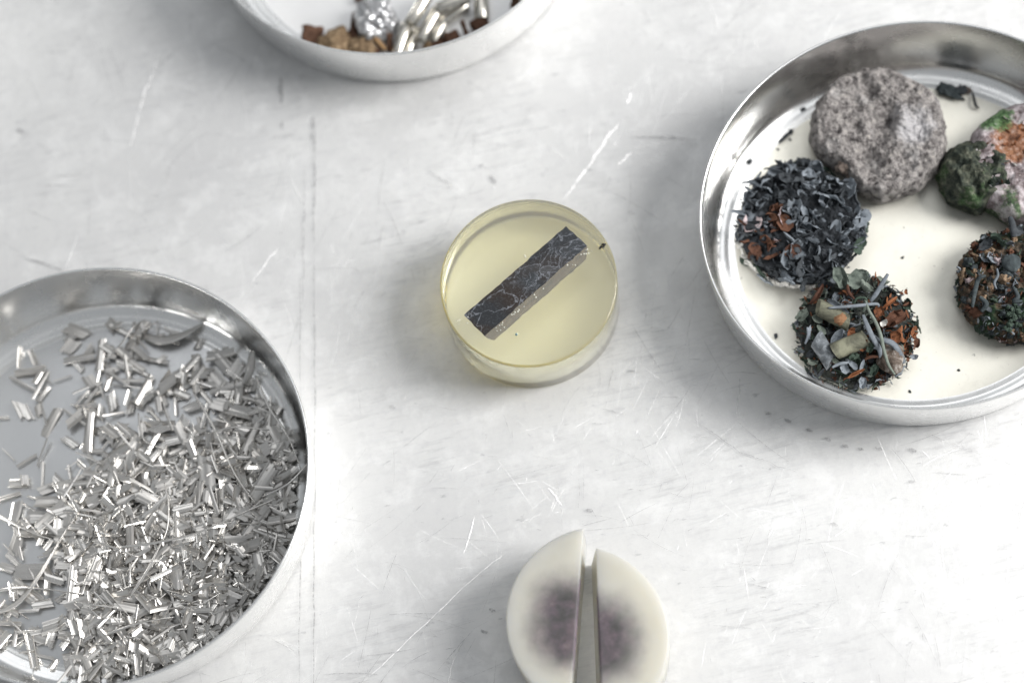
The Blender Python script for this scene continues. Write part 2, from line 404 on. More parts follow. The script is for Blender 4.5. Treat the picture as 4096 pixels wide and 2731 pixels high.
# marker squiggle and tiny bubbles / chips round the bar
def blobmesh(name, r, seed, sub=2, squash=(1, 1, 1), amp=.35, fr=1.5, smooth=True):
    bm = bmesh.new(); bmesh.ops.create_icosphere(bm, subdivisions=sub, radius=1)
    for v in bm.verts:
        d = v.co.normalized(); k = 1 + amp * noise.fractal(d * fr + Vector((seed * 3.7, seed, 0)), .7, 2.0, 4)
        v.co = Vector((d.x * squash[0], d.y * squash[1], d.z * squash[2])) * k * r
    me = bpy.data.meshes.new(name); bm.to_mesh(me); bm.free()
    if smooth: me.polygons.foreach_set('use_smooth', [True] * len(me.polygons))
    return me
def tube(path, rad, n=6, flat=1.0, twist=0.0, taper=True, name='strand'):
    vs, fs = [], []; m = len(path)
    for i, p in enumerate(path):
        d = (path[min(i + 1, m - 1)] - path[max(i - 1, 0)]).normalized()
        s = d.cross(Vector((0, 0, 1))); s = s.normalized() if s.length > 1e-4 else Vector((1, 0, 0)); u = s.cross(d)
        t = i / (m - 1); rr = rad * (1 if not taper else .35 + .65 * sin(pi * min(max(t, .04), .96)) ** .5)
        for k in range(n):
            a = 2 * pi * k / n; x = cos(a) * rr; y = sin(a) * rr * flat; tw = twist * t
            x, y = x * cos(tw) - y * sin(tw), x * sin(tw) + y * cos(tw)
            vs.append(p + s * x + u * y)
        if i:
            for k in range(n): fs.append(((i - 1) * n + k, (i - 1) * n + (k + 1) % n, i * n + (k + 1) % n, i * n + k))
    fs.append(tuple(range(n))); fs.append(tuple(reversed(range((m - 1) * n, m * n))))
    return recalc(mesh(name, vs, fs))
def smooth_path(P, k=6):
    out = []; n = len(P)
    for i in range(n - 1):
        p0, p1, p2, p3 = P[max(i - 1, 0)], P[i], P[i + 1], P[min(i + 2, n - 1)]
        for j in range(k):
            t = j / k; out.append(.5 * ((2 * p1) + (p2 - p0) * t + (2 * p0 - 5 * p1 + 4 * p2 - p3) * t * t + (3 * p1 - p0 - 3 * p2 + p3) * t ** 3))
    out.append(P[-1]); return out
z4 = lambda x, y, z: at(1700 + x * .5421, 750 + y * .5421, z)
M_INK = m_leaf('black_marker_ink', (.01, .01, .012), (.03, .03, .035), .5)
sq = smooth_path([z4(x, y, 1.70) - PC for x, y in ((1290, 455), (1298, 436), (1312, 440), (1322, 424), (1303, 420), (1334, 420))], 4)
link('marker_squiggle', tube(sq, .022, flat=.35, taper=False), mount, [M_INK])
M_CHIP = m_leaf('blue_grey_chip', (.12, .25, .3), (.3, .4, .42))
chip = link('chip', blobmesh('chip', .03, 2), mount, [M_CHIP]); chip.location = z4(675, 1083, 1.705) - PC
bub = NT('air_bubble_glint'); bub.P(Base_Color=(.93, .92, .83), Roughness=.15); bub.b.inputs['Alpha'].default_value = .6
bm_ = blobmesh('air_bubble', 1, 1, 2, amp=.08); bm_.materials.append(bub.m)
rr = random.Random(5)
for i in range(46):
    t = rr.random(); side = rr.choice((1, 1, -1))
    p = ql[3].lerp(ql[0], t) if side < 0 else ql[2].lerp(ql[1], t)
    p = p + Vector((0, (-side) * rr.uniform(.03, .16) * (1 if side > 0 else 1), 0))
    if i > 36: p = ql[3] + Vector((rr.uniform(-.35, .05), rr.uniform(-.3, 0.1), 0))
    o = link('air_bubble', bm_, mount); wp = Matrix.Rotation(bang, 3, 'Z') @ p + bc
    sc = rr.uniform(.008, .022); o.scale = (sc,) * 3; o.location = (wp.x, wp.y, PH + .004)

# ------------------------------------------------------------------ cut milky mount: two segments with a purple core
def segment(circ, r, h, pa, pb, keep, z0=0.0, bev=.02, slant=0.0, full_h=1.67):
    """disc segment: circle cut by the line pa-pb, keeping the side of sign keep"""
    d = (pb - pa).normalized(); nrm = Vector((-d.y, d.x)) * keep
    c = (circ - pa).dot(nrm)                      # signed distance of the centre inside
    al = math.acos(max(-1, min(1, -c / r)))       # half angle of the kept arc
    base = math.atan2(nrm.y, nrm.x); n = 90
    out = []
    for i in range(n + 1):
        a = base - al + 2 * al * i / n; out.append(Vector((circ.x + r * cos(a), circ.y + r * sin(a))))
    k = 24; a, b = out[-1], out[0]
    for i in range(1, k): out.append(a.lerp(b, i / k))
    cen = sum(out, Vector((0, 0))) / len(out)
    N = len(out); vs = []; fs = []
    for zz, ins in ((z0, bev), (z0 + bev, 0), (z0 + h - bev, 0), (z0 + h, bev)):
        for ip, p in enumerate(out):
            q_ = p + (cen - p).normalized() * ins
            if ip >= n or ip == 0: q_ = q_ - nrm * slant * (1 - zz / full_h)
            vs.append((q_.x, q_.y, zz))
    for l in range(3):
        for i in range(N): fs.append((l * N + i, l * N + (i + 1) % N, (l + 1) * N + (i + 1) % N, (l + 1) * N + i))
    fs.append(tuple(reversed(range(N)))); fs.append(tuple(range(3 * N, 4 * N)))
    return vs, fs
HZ = 1.68
M_CORE = m_rock('purple_grey_sample_core', [(.32, (.07, .08, .08)), (.45, (.15, .125, .15)), (.56, (.26, .19, .24)), (.72, (.42, .33, .37))], 1.15, 9, .5, .9)
P2 = lambda x, y, z: at(x, y, z).to_2d()
def half(circ, pa, pb, keep, core_c, core_r, label, slant):
    t = thing('cut_resin_mount', (circ.x, circ.y, .01), label=label, cat='resin block')
    o2 = circ.copy()
    me = flat_caps(mesh('half', *segment(circ - o2, 2.01, HZ - .01, pa - o2, pb - o2, keep, slant=slant)))
    for p in me.polygons:
        n = p.normal; d = (pb - pa).normalized()
        if abs(n.z) < .2 and abs(n.x * d.x + n.y * d.y) < .05: p.use_smooth = False
    cl = core_c - o2
    link('resin_body', me, t, [m_milk((cl.x, cl.y, HZ - .12), core_r, keep * 3.3)])
    d = (pb - pa).normalized(); nrm = Vector((-d.y, d.x)) * keep
    vs, fs = segment(core_c - o2, core_r * .84, .26, pa - o2 - nrm * .006, pb - o2 - nrm * .006, keep, HZ - .34, .03, slant)
    vs = [(x * (1 + .0 * z), y, z) for x, y, z in vs]
    link('sample_core', mesh('core', vs, fs), t, [M_CORE])
    return t
pa, pb = P2(2333.5, 2114, HZ), P2(2287, 2731, HZ)
half(Vector((.4165, 9.536)), pa, pb, -1, P2(2290, 2489, HZ), 1.18, 'left half of the cut milky resin block, tip reaching higher', .0)
pa2, pb2 = P2(2384, 2188, HZ), P2(2406, 2731, HZ)
half(Vector((-.199, 9.25)), pa2, pb2, 1, P2(2388, 2550, HZ), 1.12, 'right half of the cut milky resin block, lower and farther right', .17)

# ------------------------------------------------------------------ pellets in the right dish
FZ = .066   # dish floor
def disc_body(name, r, h, seed, amp, fr, outline=None, dome=.12, crater=None, nr=46, na=150, edge=.22, ridged=False, oamp=.05):
    vs, fs = [], []
    def outl(a):
        k = 1 + oamp * noise.noise(Vector((cos(a) * 2.2 + seed, sin(a) * 2.2, seed))) + oamp * .5 * noise.noise(Vector((cos(a) * 7 + seed, sin(a) * 7, seed)))
        return k * (outline(a) if outline else 1)
    rows = []
    for i in range(nr + 1):
        t = i / nr; rows.append((t, 'top'))
    m = 8
    def disp(p):
        q_ = p * fr + Vector((seed * 5.1, seed * 2.3, 0))
        if ridged: v = noise.ridged_multi_fractal(q_, .9, 2.1, 5, 1.0, 2.0) * .45 - .6
        else: v = noise.fractal(q_, .8, 2.1, 5)
        return v
    for t, _ in rows:
        for k in range(na):
            a = 2 * pi * k / na; ro = r * outl(a); x, y = ro * t * cos(a), ro * t * sin(a)
            e = max(0, (t - (1 - edge)) / edge); z = h * (1 - dome * t * t) - h * .22 * e ** 2.4
            p = Vector((x, y, z))
            if crater: z -= crater(x, y)
            z += amp * disp(p) * (1 - .5 * e)
            vs.append((x, y, max(z, .08)))
    for j in range(1, m + 1):
        t = j / m
        for k in range(na):
            a = 2 * pi * k / na; ro = r * outl(a) * (1 + .02 * sin(pi * t) - .05 * t ** 3)
            top = vs[nr * na + k][2]; z = top * (1 - t)
            p = Vector((ro * cos(a), ro * sin(a), z)); ro += amp * .7 * disp(p) * sin(pi * min(t + .05, 1))
            vs.append((ro * cos(a), ro * sin(a), z))
    T = nr + m
    for i in range(T):
        for k in range(na):
            if i == 0: fs.append((0 * na + k, (i + 1) * na + k, (i + 1) * na + (k + 1) % na)); continue
            fs.append((i * na + k, (i + 1) * na + k, (i + 1) * na + (k + 1) % na, i * na + (k + 1) % na))
    fs.append(tuple(reversed(range(T * na, (T + 1) * na))))
    me = mesh(name, vs, fs); 
    bm = bmesh.new(); bm.from_mesh(me); bmesh.ops.remove_doubles(bm, verts=bm.verts, dist=1e-4); bmesh.ops.recalc_face_normals(bm, faces=bm.faces); bm.to_mesh(me); bm.free()
    me.polygons.foreach_set('use_smooth', [True] * len(me.polygons))
    return me
def gauss2(x, y, cx, cy, s, a): return a * math.exp(-((x - cx) ** 2 + (y - cy) ** 2) / (2 * s * s))

def leaf_mesh(name, L, W, curl, bend, seed, tip=.8, thick=.014, nu=5, nv=8, crumple=.06):
    """curled thin leaf or flake with real thickness"""
    vs = []; rr = random.Random(seed)
    def pt(u, v):
        wd = W * (sin(pi * min(max(v * .86 + .10, 0), 1)) ** tip) * .5
        a = curl * u; x = (sin(a) / curl if abs(curl) > .05 else u) * wd
        z = ((1 - cos(a)) / curl if abs(curl) > .05 else 0) * wd
        b = bend * (v - .5); y = (sin(b) / bend if abs(bend) > .05 else (v - .5)) * L
        z += ((1 - cos(b)) / bend if abs(bend) > .05 else 0) * L
        q_ = Vector((x * 6 + seed, y * 5, seed * 1.7))
        return Vector((x + crumple * .6 * noise.noise(q_), y + crumple * noise.noise(q_ + Vector((9, 0, 0))), z + crumple * 1.3 * noise.noise(q_ + Vector((0, 7, 0)))))
    G = [[pt(-1 + 2 * i / nu, j / nv) for i in range(nu + 1)] for j in range(nv + 1)]
    A, B = [], []
    for j in range(nv + 1):
        for i in range(nu + 1):
            du = G[j][min(i + 1, nu)] - G[j][max(i - 1, 0)]; dv = G[min(j + 1, nv)][i] - G[max(j - 1, 0)][i]
            n = du.cross(dv); n = n.normalized() if n.length > 1e-9 else Vector((0, 0, 1))
            A.append(G[j][i] + n * thick * .5); B.append(G[j][i] - n * thick * .5)
    return shell(name, A, B, nu, nv)
def shell(name, A, B, nu, nv):
    vs = A + B; o = len(A); fs = []; k = nu + 1
    for j in range(nv):
        for i in range(nu):
            a = j * k + i; fs.append((a, a + 1, a + k + 1, a + k)); fs.append((o + a, o + a + k, o + a + k + 1, o + a + 1))
    for j in range(nv):
        a = j * k; fs.append((a, a + k, o + a + k, o + a)); b = a + nu; fs.append((b, o + b, o + b + k, b + k))
    for i in range(nu):
        a = i; fs.append((a, o + a, o + a + 1, a + 1)); b = nv * k + i; fs.append((b, b + 1, o + b + 1, o + b))
    me = mesh(name, vs, fs); me.set_sharp_from_angle(angle=R(38)); return me
def copies(src_meshes, mats):
    """one mesh per (shape, material), shared by all its objects"""
    out = {}
    for i, me in enumerate(src_meshes):
        for m in mats:
            c = me.copy(); c.materials.append(m); out[(i, m.name)] = c
    return out
SHAPES = [leaf_mesh('leaf', 1, .62, 1.1, .6, 1), leaf_mesh('leaf', 1, .45, 1.9, -.8, 2), leaf_mesh('leaf', 1, .8, .7, 1.1, 3, crumple=.12), leaf_mesh('leaf', 1, .5, 2.6, .5, 4),
          leaf_mesh('leaf', 1, .7, -1.3, 1.5, 5, crumple=.14), leaf_mesh('leaf', 1, .3, .9, .9, 6), leaf_mesh('leaf', 1, .95, 1.5, -.4, 7, tip=.5, crumple=.16), leaf_mesh('leaf', 1, .55, .4, 2.0, 8, tip=.4, crumple=.15)]
ALLM = [M_CHAR, M_ASH, M_GREEN, M_DKGREEN, M_RUST, M_BROWN, M_WHITE, M_PINK]
LEAF = copies(SHAPES, ALLM)
def put(parent, name, shape, m, loc, size, rot):
    o = bpy.data.objects.new(name, LEAF[(shape, m.name)]); LK.objects.link(o); o.parent = parent
    o.location = loc; o.scale = (size,) * 3; o.rotation_euler = rot; return o

def fine_shreds(parent, r, zt, n, seed, mats):
    """the shreds too small to pick apart, joined into one part"""
    r_ = random.Random(seed); vs, fs, mi = [], [], []
    src = [([v.co.copy() for v in m.vertices], [tuple(p.vertices) for p in m.polygons]) for m in SHREDS]
    for i in range(n):
        a = r_.uniform(0, 2 * pi); t = math.sqrt(r_.random()); rad = r * t
        z = zt + .05 - .16 * t ** 4 + .12 * noise.noise(Vector((rad * cos(a) * 1.4, rad * sin(a) * 1.4, 8))) + r_.uniform(-.07, .08)
        if i % 4 == 0: rad = r_.uniform(r * .97, r * 1.07); z = r_.uniform(.04, zt)
        M_ = Matrix.Translation((rad * cos(a), rad * sin(a), z)) @ Euler((r_.gauss(0, .9), r_.gauss(0, .9), r_.uniform(0, 6.3))).to_matrix().to_4x4() @ Matrix.Scale(r_.uniform(.09, .20), 4)
        V_, F_ = r_.choice(src); b = len(vs); vs.extend(M_ @ v for v in V_); fs.extend(tuple(k + b for k in f) for f in F_); mi.extend([r_.randrange(len(mats))] * len(F_))
    tag(link('fine_shreds', mesh('shreds', vs, fs, True, mi), parent, list(mats)), kind='stuff')
SHREDS = [leaf_mesh('shred', 1, w_, c_, b_, k, nu=2, nv=4, crumple=.12) for k, (w_, c_, b_) in enumerate(((.5, 1.2, .6), (.25, .8, 1.2), (.7, 1.6, -.6), (.4, 2.2, .8)))]

# a: grey pitted stone-like pellet
def m_stone():
    s = NT('grey_brown_pitted_cake')
    o = s.co()
    a = s.noise(o, 6.5, 7, .72)
    c = s.ramp(a, [(.36, (.06, .055, .055)), (.44, (.19, .175, .17)), (.54, (.34, .32, .31)), (.70, (.54, .50, .46))])
    c = s.mix(s.rng(s.noise(s.co(loc=(.6, 0, 0)), 1.5, 4, .6), .55, .68, 0, .5), c, (.60, .58, .57))
    v = s.n('ShaderNodeTexVoronoi', {'Vector': s.co(), 'Scale': 3.6}).outputs['Distance']
    wd_ = s.n('ShaderNodeVectorMath', {0: s.co(), 1: (.75, -.15, .9)}, operation='DISTANCE').outputs['Value']
    wn_ = s.math('ADD', wd_, s.math('MULTIPLY', s.noise(s.co(), 2.6, 5, .7), .9))
    c = s.mix(s.rng(wn_, .70, 1.05, .6, 0), c, (.72, .71, .73))
    pit = s.math('MULTIPLY', s.rng(v, .0, .26, 1, 0), s.rng(s.noise(s.co(loc=(4, 4, 0)), 1.3, 2), .48, .58, 0, 1))
    c = s.mix(s.math('MULTIPLY', pit, .85), c, (.05, .042, .038))
    h = s.math('SUBTRACT', s.noise(o, 13, 6, .75), s.math('MULTIPLY', pit, .9))
    s.P(Base_Color=c, Roughness=.95, Normal=s.bump(h, .9, .10)); s.b.inputs['Specular IOR Level'].default_value = .2
    return s.m
def bite(a):   # broken lower-left edge
    d = (a - R(212)) % (2 * pi); d = d - 2 * pi if d > pi else d
    return 1.02 - .25 * math.exp(-(d / .46) ** 2) + .05 * math.exp(-((d - .75) / .25) ** 2)
ca = at(3512, 530, .7)
st = thing('grey_pellet', (ca.x, ca.y, FZ), label='round grey pitted cake like a stone with a broken left edge', cat='pellet')
sb = disc_body('stone', 1.54, .98, 2.2, .13, 2.6, bite, .06, lambda x, y: gauss2(x, y, .30, .34, .15, .20) + gauss2(x, y, .12, .08, .19, .18) + gauss2(x, y, -.15, -.22, .24, .12) + gauss2(x, y, -.30, -.55, .28, .10) + gauss2(x, y, .05, .9, .12, .10) + gauss2(x, y, -.35, .75, .10, .10) + gauss2(x, y, -.55, -.75, .3, .18) + gauss2(x, y, -.5, .2, .09, .12) + gauss2(x, y, .55, .05, .12, -.10) + gauss2(x, y, .33, .12, .09, .2), 90, 300, .11, False, .06)
link('cake_body', sb, st, [m_stone()])
M_STONEBIT = m_rock('brown_grey_lump', [(.35, (.08, .065, .055)), (.55, (.27, .22, .19)), (.75, (.45, .38, .32))], 5, 12, .7)
for i, (x, y, z, s_) in enumerate(((-.98, -.62, .62, .20), (-.86, -.86, .5, .16), (-1.08, -.42, .45, .15), (-.72, -1.02, .6, .14))):
    o = link('lump', blobmesh('lump', s_, i + 3, 3, (1, .8, .7), .5, 2.2), st, [M_STONEBIT]); o.location = (x, y, z); o.rotation_euler.z = i

# b: black charred leaf pellet
cb = at(3203, 888, .6)
bk = thing('charred_pellet', (cb.x, cb.y, FZ), label='round black charred leaf pellet with a reddish brown patch', cat='pellet')
M_CHARCORE = m_rock('black_char_core', [(.35, (.006, .007, .008)), (.55, (.03, .034, .04)), (.75, (.12, .13, .145))], 5, 14, .9, .85, .08)
fine_shreds(bk, 1.4, .70, 300, 52, (M_CHAR, M_ASH, M_CHAR))
link('pellet_core', disc_body('charcore', 1.38, .80, 6.3, .26, 2.6, None, .12, None, 60, 200, .25, True, .08), bk, [M_CHARCORE])
rr = random.Random(11)
for i in range(290):
    t = math.sqrt(rr.random()); a = rr.uniform(0, 2 * pi); rad = 1.40 * t
    x, y = rad * cos(a), rad * sin(a)
    z = .74 + .16 * noise.noise(Vector((x * 1.4, y * 1.4, 2))) - .14 * t ** 4 + rr.uniform(-.05, .10)
    m = M_CHAR if rr.random() < .5 else M_ASH
    if x < -.35 and -.75 < y < .45 and rr.random() < .6: m = rr.choice((M_BROWN, M_BROWN, M_BROWN, M_PINK))
    if i > 245: # rim and side flakes
        rad = rr.uniform(1.34, 1.5); x, y, z = rad * cos(a), rad * sin(a), rr.uniform(.12, .7)
        rot = (rr.gauss(0, .25), pi / 2 + rr.gauss(0, .3), a + rr.gauss(0, .3)); m = rr.choice((M_CHAR, M_CHAR, M_ASH, M_DKGREEN))
    else: rot = (rr.gauss(0, .75), rr.gauss(0, .95), rr.uniform(0, 2 * pi))
    put(bk, 'leaf', rr.randrange(8), m, (x, y, z), rr.uniform(.28, .54) * (1.3 if i % 13 == 0 else 1), rot)
# pale ash ring low at the left edge
for i in range(16):
    a = R(172 + i * 6.2); put(bk, 'ash_flake', rr.randrange(8), M_WHITE, (1.47 * cos(a), 1.47 * sin(a), .30 + rr.uniform(-.06, .06)), .26, (rr.gauss(0, .3), 1.3, a))

# c: green and rust leaf pellet with stalks
cc = at(3424, 1318, .6)
lf = thing('leafy_pellet', (cc.x, cc.y, FZ), label='round pellet of dry grey green leaves, rusty flakes and cut stalks', cat='pellet')
M_LEAFCORE = m_rock('dark_leaf_core', [(.35, (.008, .010, .009)), (.6, (.05, .055, .05)), (.8, (.12, .12, .10))], 5, 14, .9, .9, .08)
fine_shreds(lf, 1.3, .68, 650, 51, (M_DKGREEN, M_GREEN, M_CHAR, M_ASH, M_BROWN, M_RUST))
link('pellet_core', disc_body('leafcore', 1.27, .72, 3.1, .22, 2.4, None, .12, None, 50, 160, .25, True, .08), lf, [M_LEAFCORE])
RX = Vector((camM.to_3x3() @ Vector((1, 0, 0))).to_2d()).normalized(); UY = Vector((-RX.y, RX.x))
def lc(x, y, z, cen=cc, org=(3150, 1020), sc=.37):   # close-up pixel at height z above the floor -> local coords
    p = at(org[0] + x * sc, org[1] + y * sc, z + FZ); return Vector((p.x - cen.x, p.y - cen.y, z))
rr = random.Random(23)
for i in range(285):
    t = math.sqrt(rr.random()); a = rr.uniform(0, 2 * pi); rad = 1.32 * t; x, y = rad * cos(a), rad * sin(a)
    z = .68 + .12 * noise.noise(Vector((x * 1.4, y * 1.4, 8))) - .12 * t ** 4 + rr.uniform(-.05, .09)
    ix = x * RX.x + y * RX.y; iy = x * UY.x + y * UY.y
    u = rr.random()
    if ix > .25 and -.7 < iy < .65: m = M_RUST if u < .28 else M_BROWN if u < .70 else M_ASH if u < .9 else M_DKGREEN
    elif iy > .45: m = M_GREEN if u < .5 else M_ASH if u < .62 else M_BROWN if u < .75 else M_CHAR
    elif ix < -.4: m = M_GREEN if u < .38 else M_DKGREEN if u < .75 else M_CHAR if u < .92 else M_BROWN
    else: m = M_CHAR if u < .3 else M_DKGREEN if u < .5 else M_ASH if u < .68 else M_GREEN if u < .82 else M_BROWN if u < .93 else M_RUST
    rot = (rr.gauss(0, .8), rr.gauss(0, .9), rr.uniform(0, 2 * pi))
    if i > 235:
        rad = rr.uniform(1.24, 1.40); x, y, z = rad * cos(a), rad * sin(a), rr.uniform(.12, .66)
        rot = (rr.gauss(0, .3), pi / 2 + rr.gauss(0, .4), a + rr.gauss(0, .4)); m = rr.choice((M_CHAR, M_DKGREEN, M_DKGREEN, M_ASH))
    put(lf, 'leaf', rr.randrange(8), m, (x, y, z), rr.uniform(.16, .36), rot)
for (x, y, z, sh, m, sz, rz, rx, ry) in ((555, 250, .95, 6, M_GREEN, .75, .5, .3, .1), (760, 250, .95, 2, M_GREEN, .8, -.9, .2, .3), (545, 550, 1.02, 1, M_ASH, .85, -2.2, .1, .3), (540, 880, 1.0, 0, M_ASH, .62, -.6, .5, .2),
        (690, 850, 1.02, 7, M_RUST, .55, .3, .5, .3), (850, 330, .95, 4, M_GREEN, .55, .9, .4, 0), (740, 1280, .9, 3, M_RUST, .62, -1.1, .2, .2), (1110, 510, .95, 1, M_RUST, .6, -.9, .1, .3), (1170, 690, .95, 6, M_BROWN, .75, -1.0, .2, 0),
        (1040, 740, 1.0, 7, M_WHITE, .34, -.9, .1, .1), (1230, 860, .9, 4, M_RUST, .6, .5, .5, .5), (1170, 870, 1.0, 2, M_RUST, .5, 0, .9, .2), (320, 420, .85, 1, M_BROWN, .8, -.5, .2, .5), (150, 640, .8, 6, M_GREEN, .5, -.6, .5, .4), (310, 700, .85, 2, M_GREEN, .42, 1.2, .3, .5),
        (360, 810, .9, 0, M_GREEN, .42, .9, .4, .3), (270, 1150, .7, 4, M_GREEN, .42, 1.4, .3, .2), (610, 1220, .85, 2, M_ASH, .42, .4, .3, .3), (700, 1190, .9, 0, M_ASH, .42, .9, .4, .2), (800, 1200, .9, 5, M_ASH, .5, -.2, .3, .4), (930, 1240, .9, 6, M_DKGREEN, .40, -.3, .2, .2),
        (800, 1380, .75, 6, M_ASH, .4, 0, .1, .3), (230, 830, .9, 5, M_ASH, .5, .1, .3, .8), (720, 1100, .98, 6, M_DKGREEN, .36, -1.1, .1, .1), (890, 1000, 1.02, 6, M_DKGREEN, .36, -.3, .1, .1), (820, 980, 1.02, 4, M_RUST, .45, -.5, .1, .1), (1390, 950, .7, 6, M_BROWN, .34, 0, .2, .2), (1360, 1100, .5, 7, M_ASH, .36, 1.2, .2, .2), (1280, 400, .6, 7, M_RUST, .22, 0, .2, .2)):
    put(lf, 'large_leaf', sh, m, lc(x, y, z), sz * .68, (rx, ry, rz - .24))
def stalk(p0, p1, r, m, label, seed, hollow=True):
    n, k = 20, 12; ax_ = (p1 - p0); L = ax_.length; d = ax_.normalized(); s = d.cross(Vector((0, 0, 1))).normalized(); u = s.cross(d)
    vs, fs = [], []
    prof = [(t / k * L, 1.0) for t in range(k + 1)]
    rings = [(0.10, .55), (0.02, .86)] + prof + [(L - .02, .86), (L - .08, .5)]
    rings[2] = (0.0, .97)
    for j, (t, q_) in enumerate(rings):
        for i in range(n):
            a = 2 * pi * i / n; w_ = 1 + .07 * noise.noise(Vector((cos(a) * 1.5 + seed, sin(a) * 1.5, t * 2)))
            tt = t + (.09 * sin(a + seed) if j < 4 or j > k else 0)
            vs.append(p0 + d * tt + (s * cos(a) + u * sin(a)) * r * q_ * w_)
    for j in range(len(rings) - 1):
        for i in range(n): fs.append((j * n + i, j * n + (i + 1) % n, (j + 1) * n + (i + 1) % n, (j + 1) * n + i))
    fs.append(tuple(range(n))); fs.append(tuple(reversed(range((len(rings) - 1) * n, len(rings) * n))))
    sm_ = recalc(mesh('stalk', vs, fs)); sm_.set_sharp_from_angle(angle=R(35)); o = link('stalk', sm_, lf, [m]); o['label'] = label; return o
stalk(lc(330, 560, .98), lc(650, 730, .98), .19, M_KHAKI, 'khaki cut stalk with black and orange end', 1)
stalk(lc(310, 900, .95), lc(475, 1160, .85), .19, M_SILVERSTALK, 'silvery grey dusty cut stalk', 2)
stalk(lc(510, 1040, 1.0), lc(850, 900, .98), .205, M_KHAKI, 'khaki stalk with a hollow end', 3)
o = link('stalk_knot', blobmesh('knot', .13, 4, 3, (1.2, 1, .6), .3), lf, [m_rock('orange_knot', [(.3, (.12, .06, .035)), (.6, (.36, .20, .11)), (.8, (.5, .35, .22))], 4)]); o.location = lc(575, 690, 1.13)
M_BULB = m_rock('brown_frosted_bulb', [(.3, (.04, .03, .025)), (.5, (.13, .10, .08)), (.64, (.38, .35, .32)), (.8, (.7, .68, .65))], 4, 20, .5, .4)
o = link('bulb', blobmesh('bulb', .30, 6, 4, (1, 1.15, .8), .22, 1.1), lf, [M_BULB]); o.location = lc(1120, 1130, .85)
def strand(parent, pts, rad, m, flat=1, tw=0, cf=lc, name='strand'):
    o = link(name, tube(smooth_path([cf(*p) for p in pts]), rad, 6, flat, tw, name=name), parent, [m]); return o
strand(lf, [(442, 572, 1.18), (600, 560, 1.22), (780, 545, 1.24), (960, 528, 1.2), (985, 560, 1.12)], .042, M_ASH, .6)
strand(lf, [(840, 480, 1.22), (880, 600, 1.25), (960, 740, 1.26), (1010, 880, 1.25), (1040, 1020, 1.22), (1090, 1180, 1.12), (1160, 1290, .95)], .042, M_GREEN, .7)
strand(lf, [(818, 645, 1.18), (860, 760, 1.22), (920, 890, 1.22), (990, 1010, 1.12), (1005, 1110, .98)], .062, M_ASH, .3)
strand(lf, [(895, 505, 1.1), (970, 400, 1.14), (1085, 205, 1.12)], .055, M_ASH, .3)
strand(lf, [(720, 530, 1.15), (750, 470, 1.22), (840, 465, 1.24), (860, 520, 1.2)], .028, M_DKGREEN)
strand(lf, [(940, 910, 1.1), (1060, 925, 1.16), (1150, 970, 1.12), (1220, 1080, 1.0), (1260, 1170, .9)], .075, M_ASH, .35)
strand(lf, [(480, 1215, .98), (560, 1175, 1.0), (660, 1160, 1.0)], .04, M_ASH, .5)
strand(lf, [(830, 1130, .95), (900, 1100, 1.0), (990, 1095, .98)], .04, M_BROWN, .5)
strand(lf, [(650, 320, 1.0), (660, 400, 1.03), (720, 475, 1.03)], .04, M_BROWN, .6)
strand(lf, [(215, 780, .95), (225, 870, .95), (190, 960, .9)], .035, M_ASH, .5)

# d: pink and green mouldy pellet with a dark lobe
cd = at(4140, 655, .7)
pk = thing('mouldy_pellet', (cd.x, cd.y, FZ), label='large pink and white mouldy pellet with orange and green patches', cat='pellet')
def m_mould(name, base, p2, orange_c, seed, patches=()):
    s = NT(name); o = s.co()
    a = s.noise(o, 4.5, 7, .72, .3)
    c = s.ramp(a, base)
    c = s.mix(s.rng(s.noise(s.co(loc=(seed, 0, 0)), 1.3, 5, .65), .52, .60, 0, .92), c, s.ramp(s.noise(o, 7, 4, .7), p2))
    if orange_c:
        d = s.n('ShaderNodeVectorMath', {0: s.co(), 1: orange_c}, operation='DISTANCE').outputs['Value']
        dn = s.math('ADD', d, s.math('MULTIPLY', s.noise(o, 3, 4, .7), .8))
        c = s.mix(s.rng(dn, .85, 1.0, .95, 0), c, s.ramp(s.noise(o, 6, 5, .7), [(.35, (.10, .045, .03)), (.5, (.34, .16, .085)), (.7, (.58, .44, .38))]))
    for (pc, pr, pcol) in patches:
        d = s.n('ShaderNodeVectorMath', {0: s.co(), 1: pc}, operation='DISTANCE').outputs['Value']
        dn = s.math('ADD', d, s.math('MULTIPLY', s.noise(s.co(), 4, 5, .7), .7))
        c = s.mix(s.rng(dn, pr, pr + .14, .9, 0), c, s.ramp(s.noise(s.co(), 9, 5, .7), pcol))
    s.P(Base_Color=c, Roughness=.95, Normal=s.bump(s.noise(o, 12, 7, .78), .85, .09)); s.b.inputs['Specular IOR Level'].default_value = .2
    return s.m
oc = at(4060, 560, 1.1) - Vector((cd.x, cd.y, FZ))
link('mould_body', disc_body('mould', 1.5, 1.02, 9.1, .13, 2.0, None, .08, lambda x, y: gauss2(x, y, oc.x, oc.y, .3, .12), 60, 200, .22, False, .05), pk,
     [m_mould('pink_white_mould', [(.32, (.10, .07, .07)), (.45, (.30, .25, .255)), (.55, (.56, .50, .515)), (.72, (.80, .77, .78))], [(.35, (.015, .03, .02)), (.5, (.06, .12, .05)), (.7, (.26, .34, .2))], tuple(oc), 2.2, [(at(3985, 462, 1.0) - Vector((cd.x, cd.y, FZ)), .66, [(.35, (.02, .05, .025)), (.5, (.09, .20, .07)), (.7, (.28, .42, .22))]), (at(4000, 880, .9) - Vector((cd.x, cd.y, FZ)), .62, [(.35, (.45, .40, .40)), (.6, (.78, .74, .74))])])])
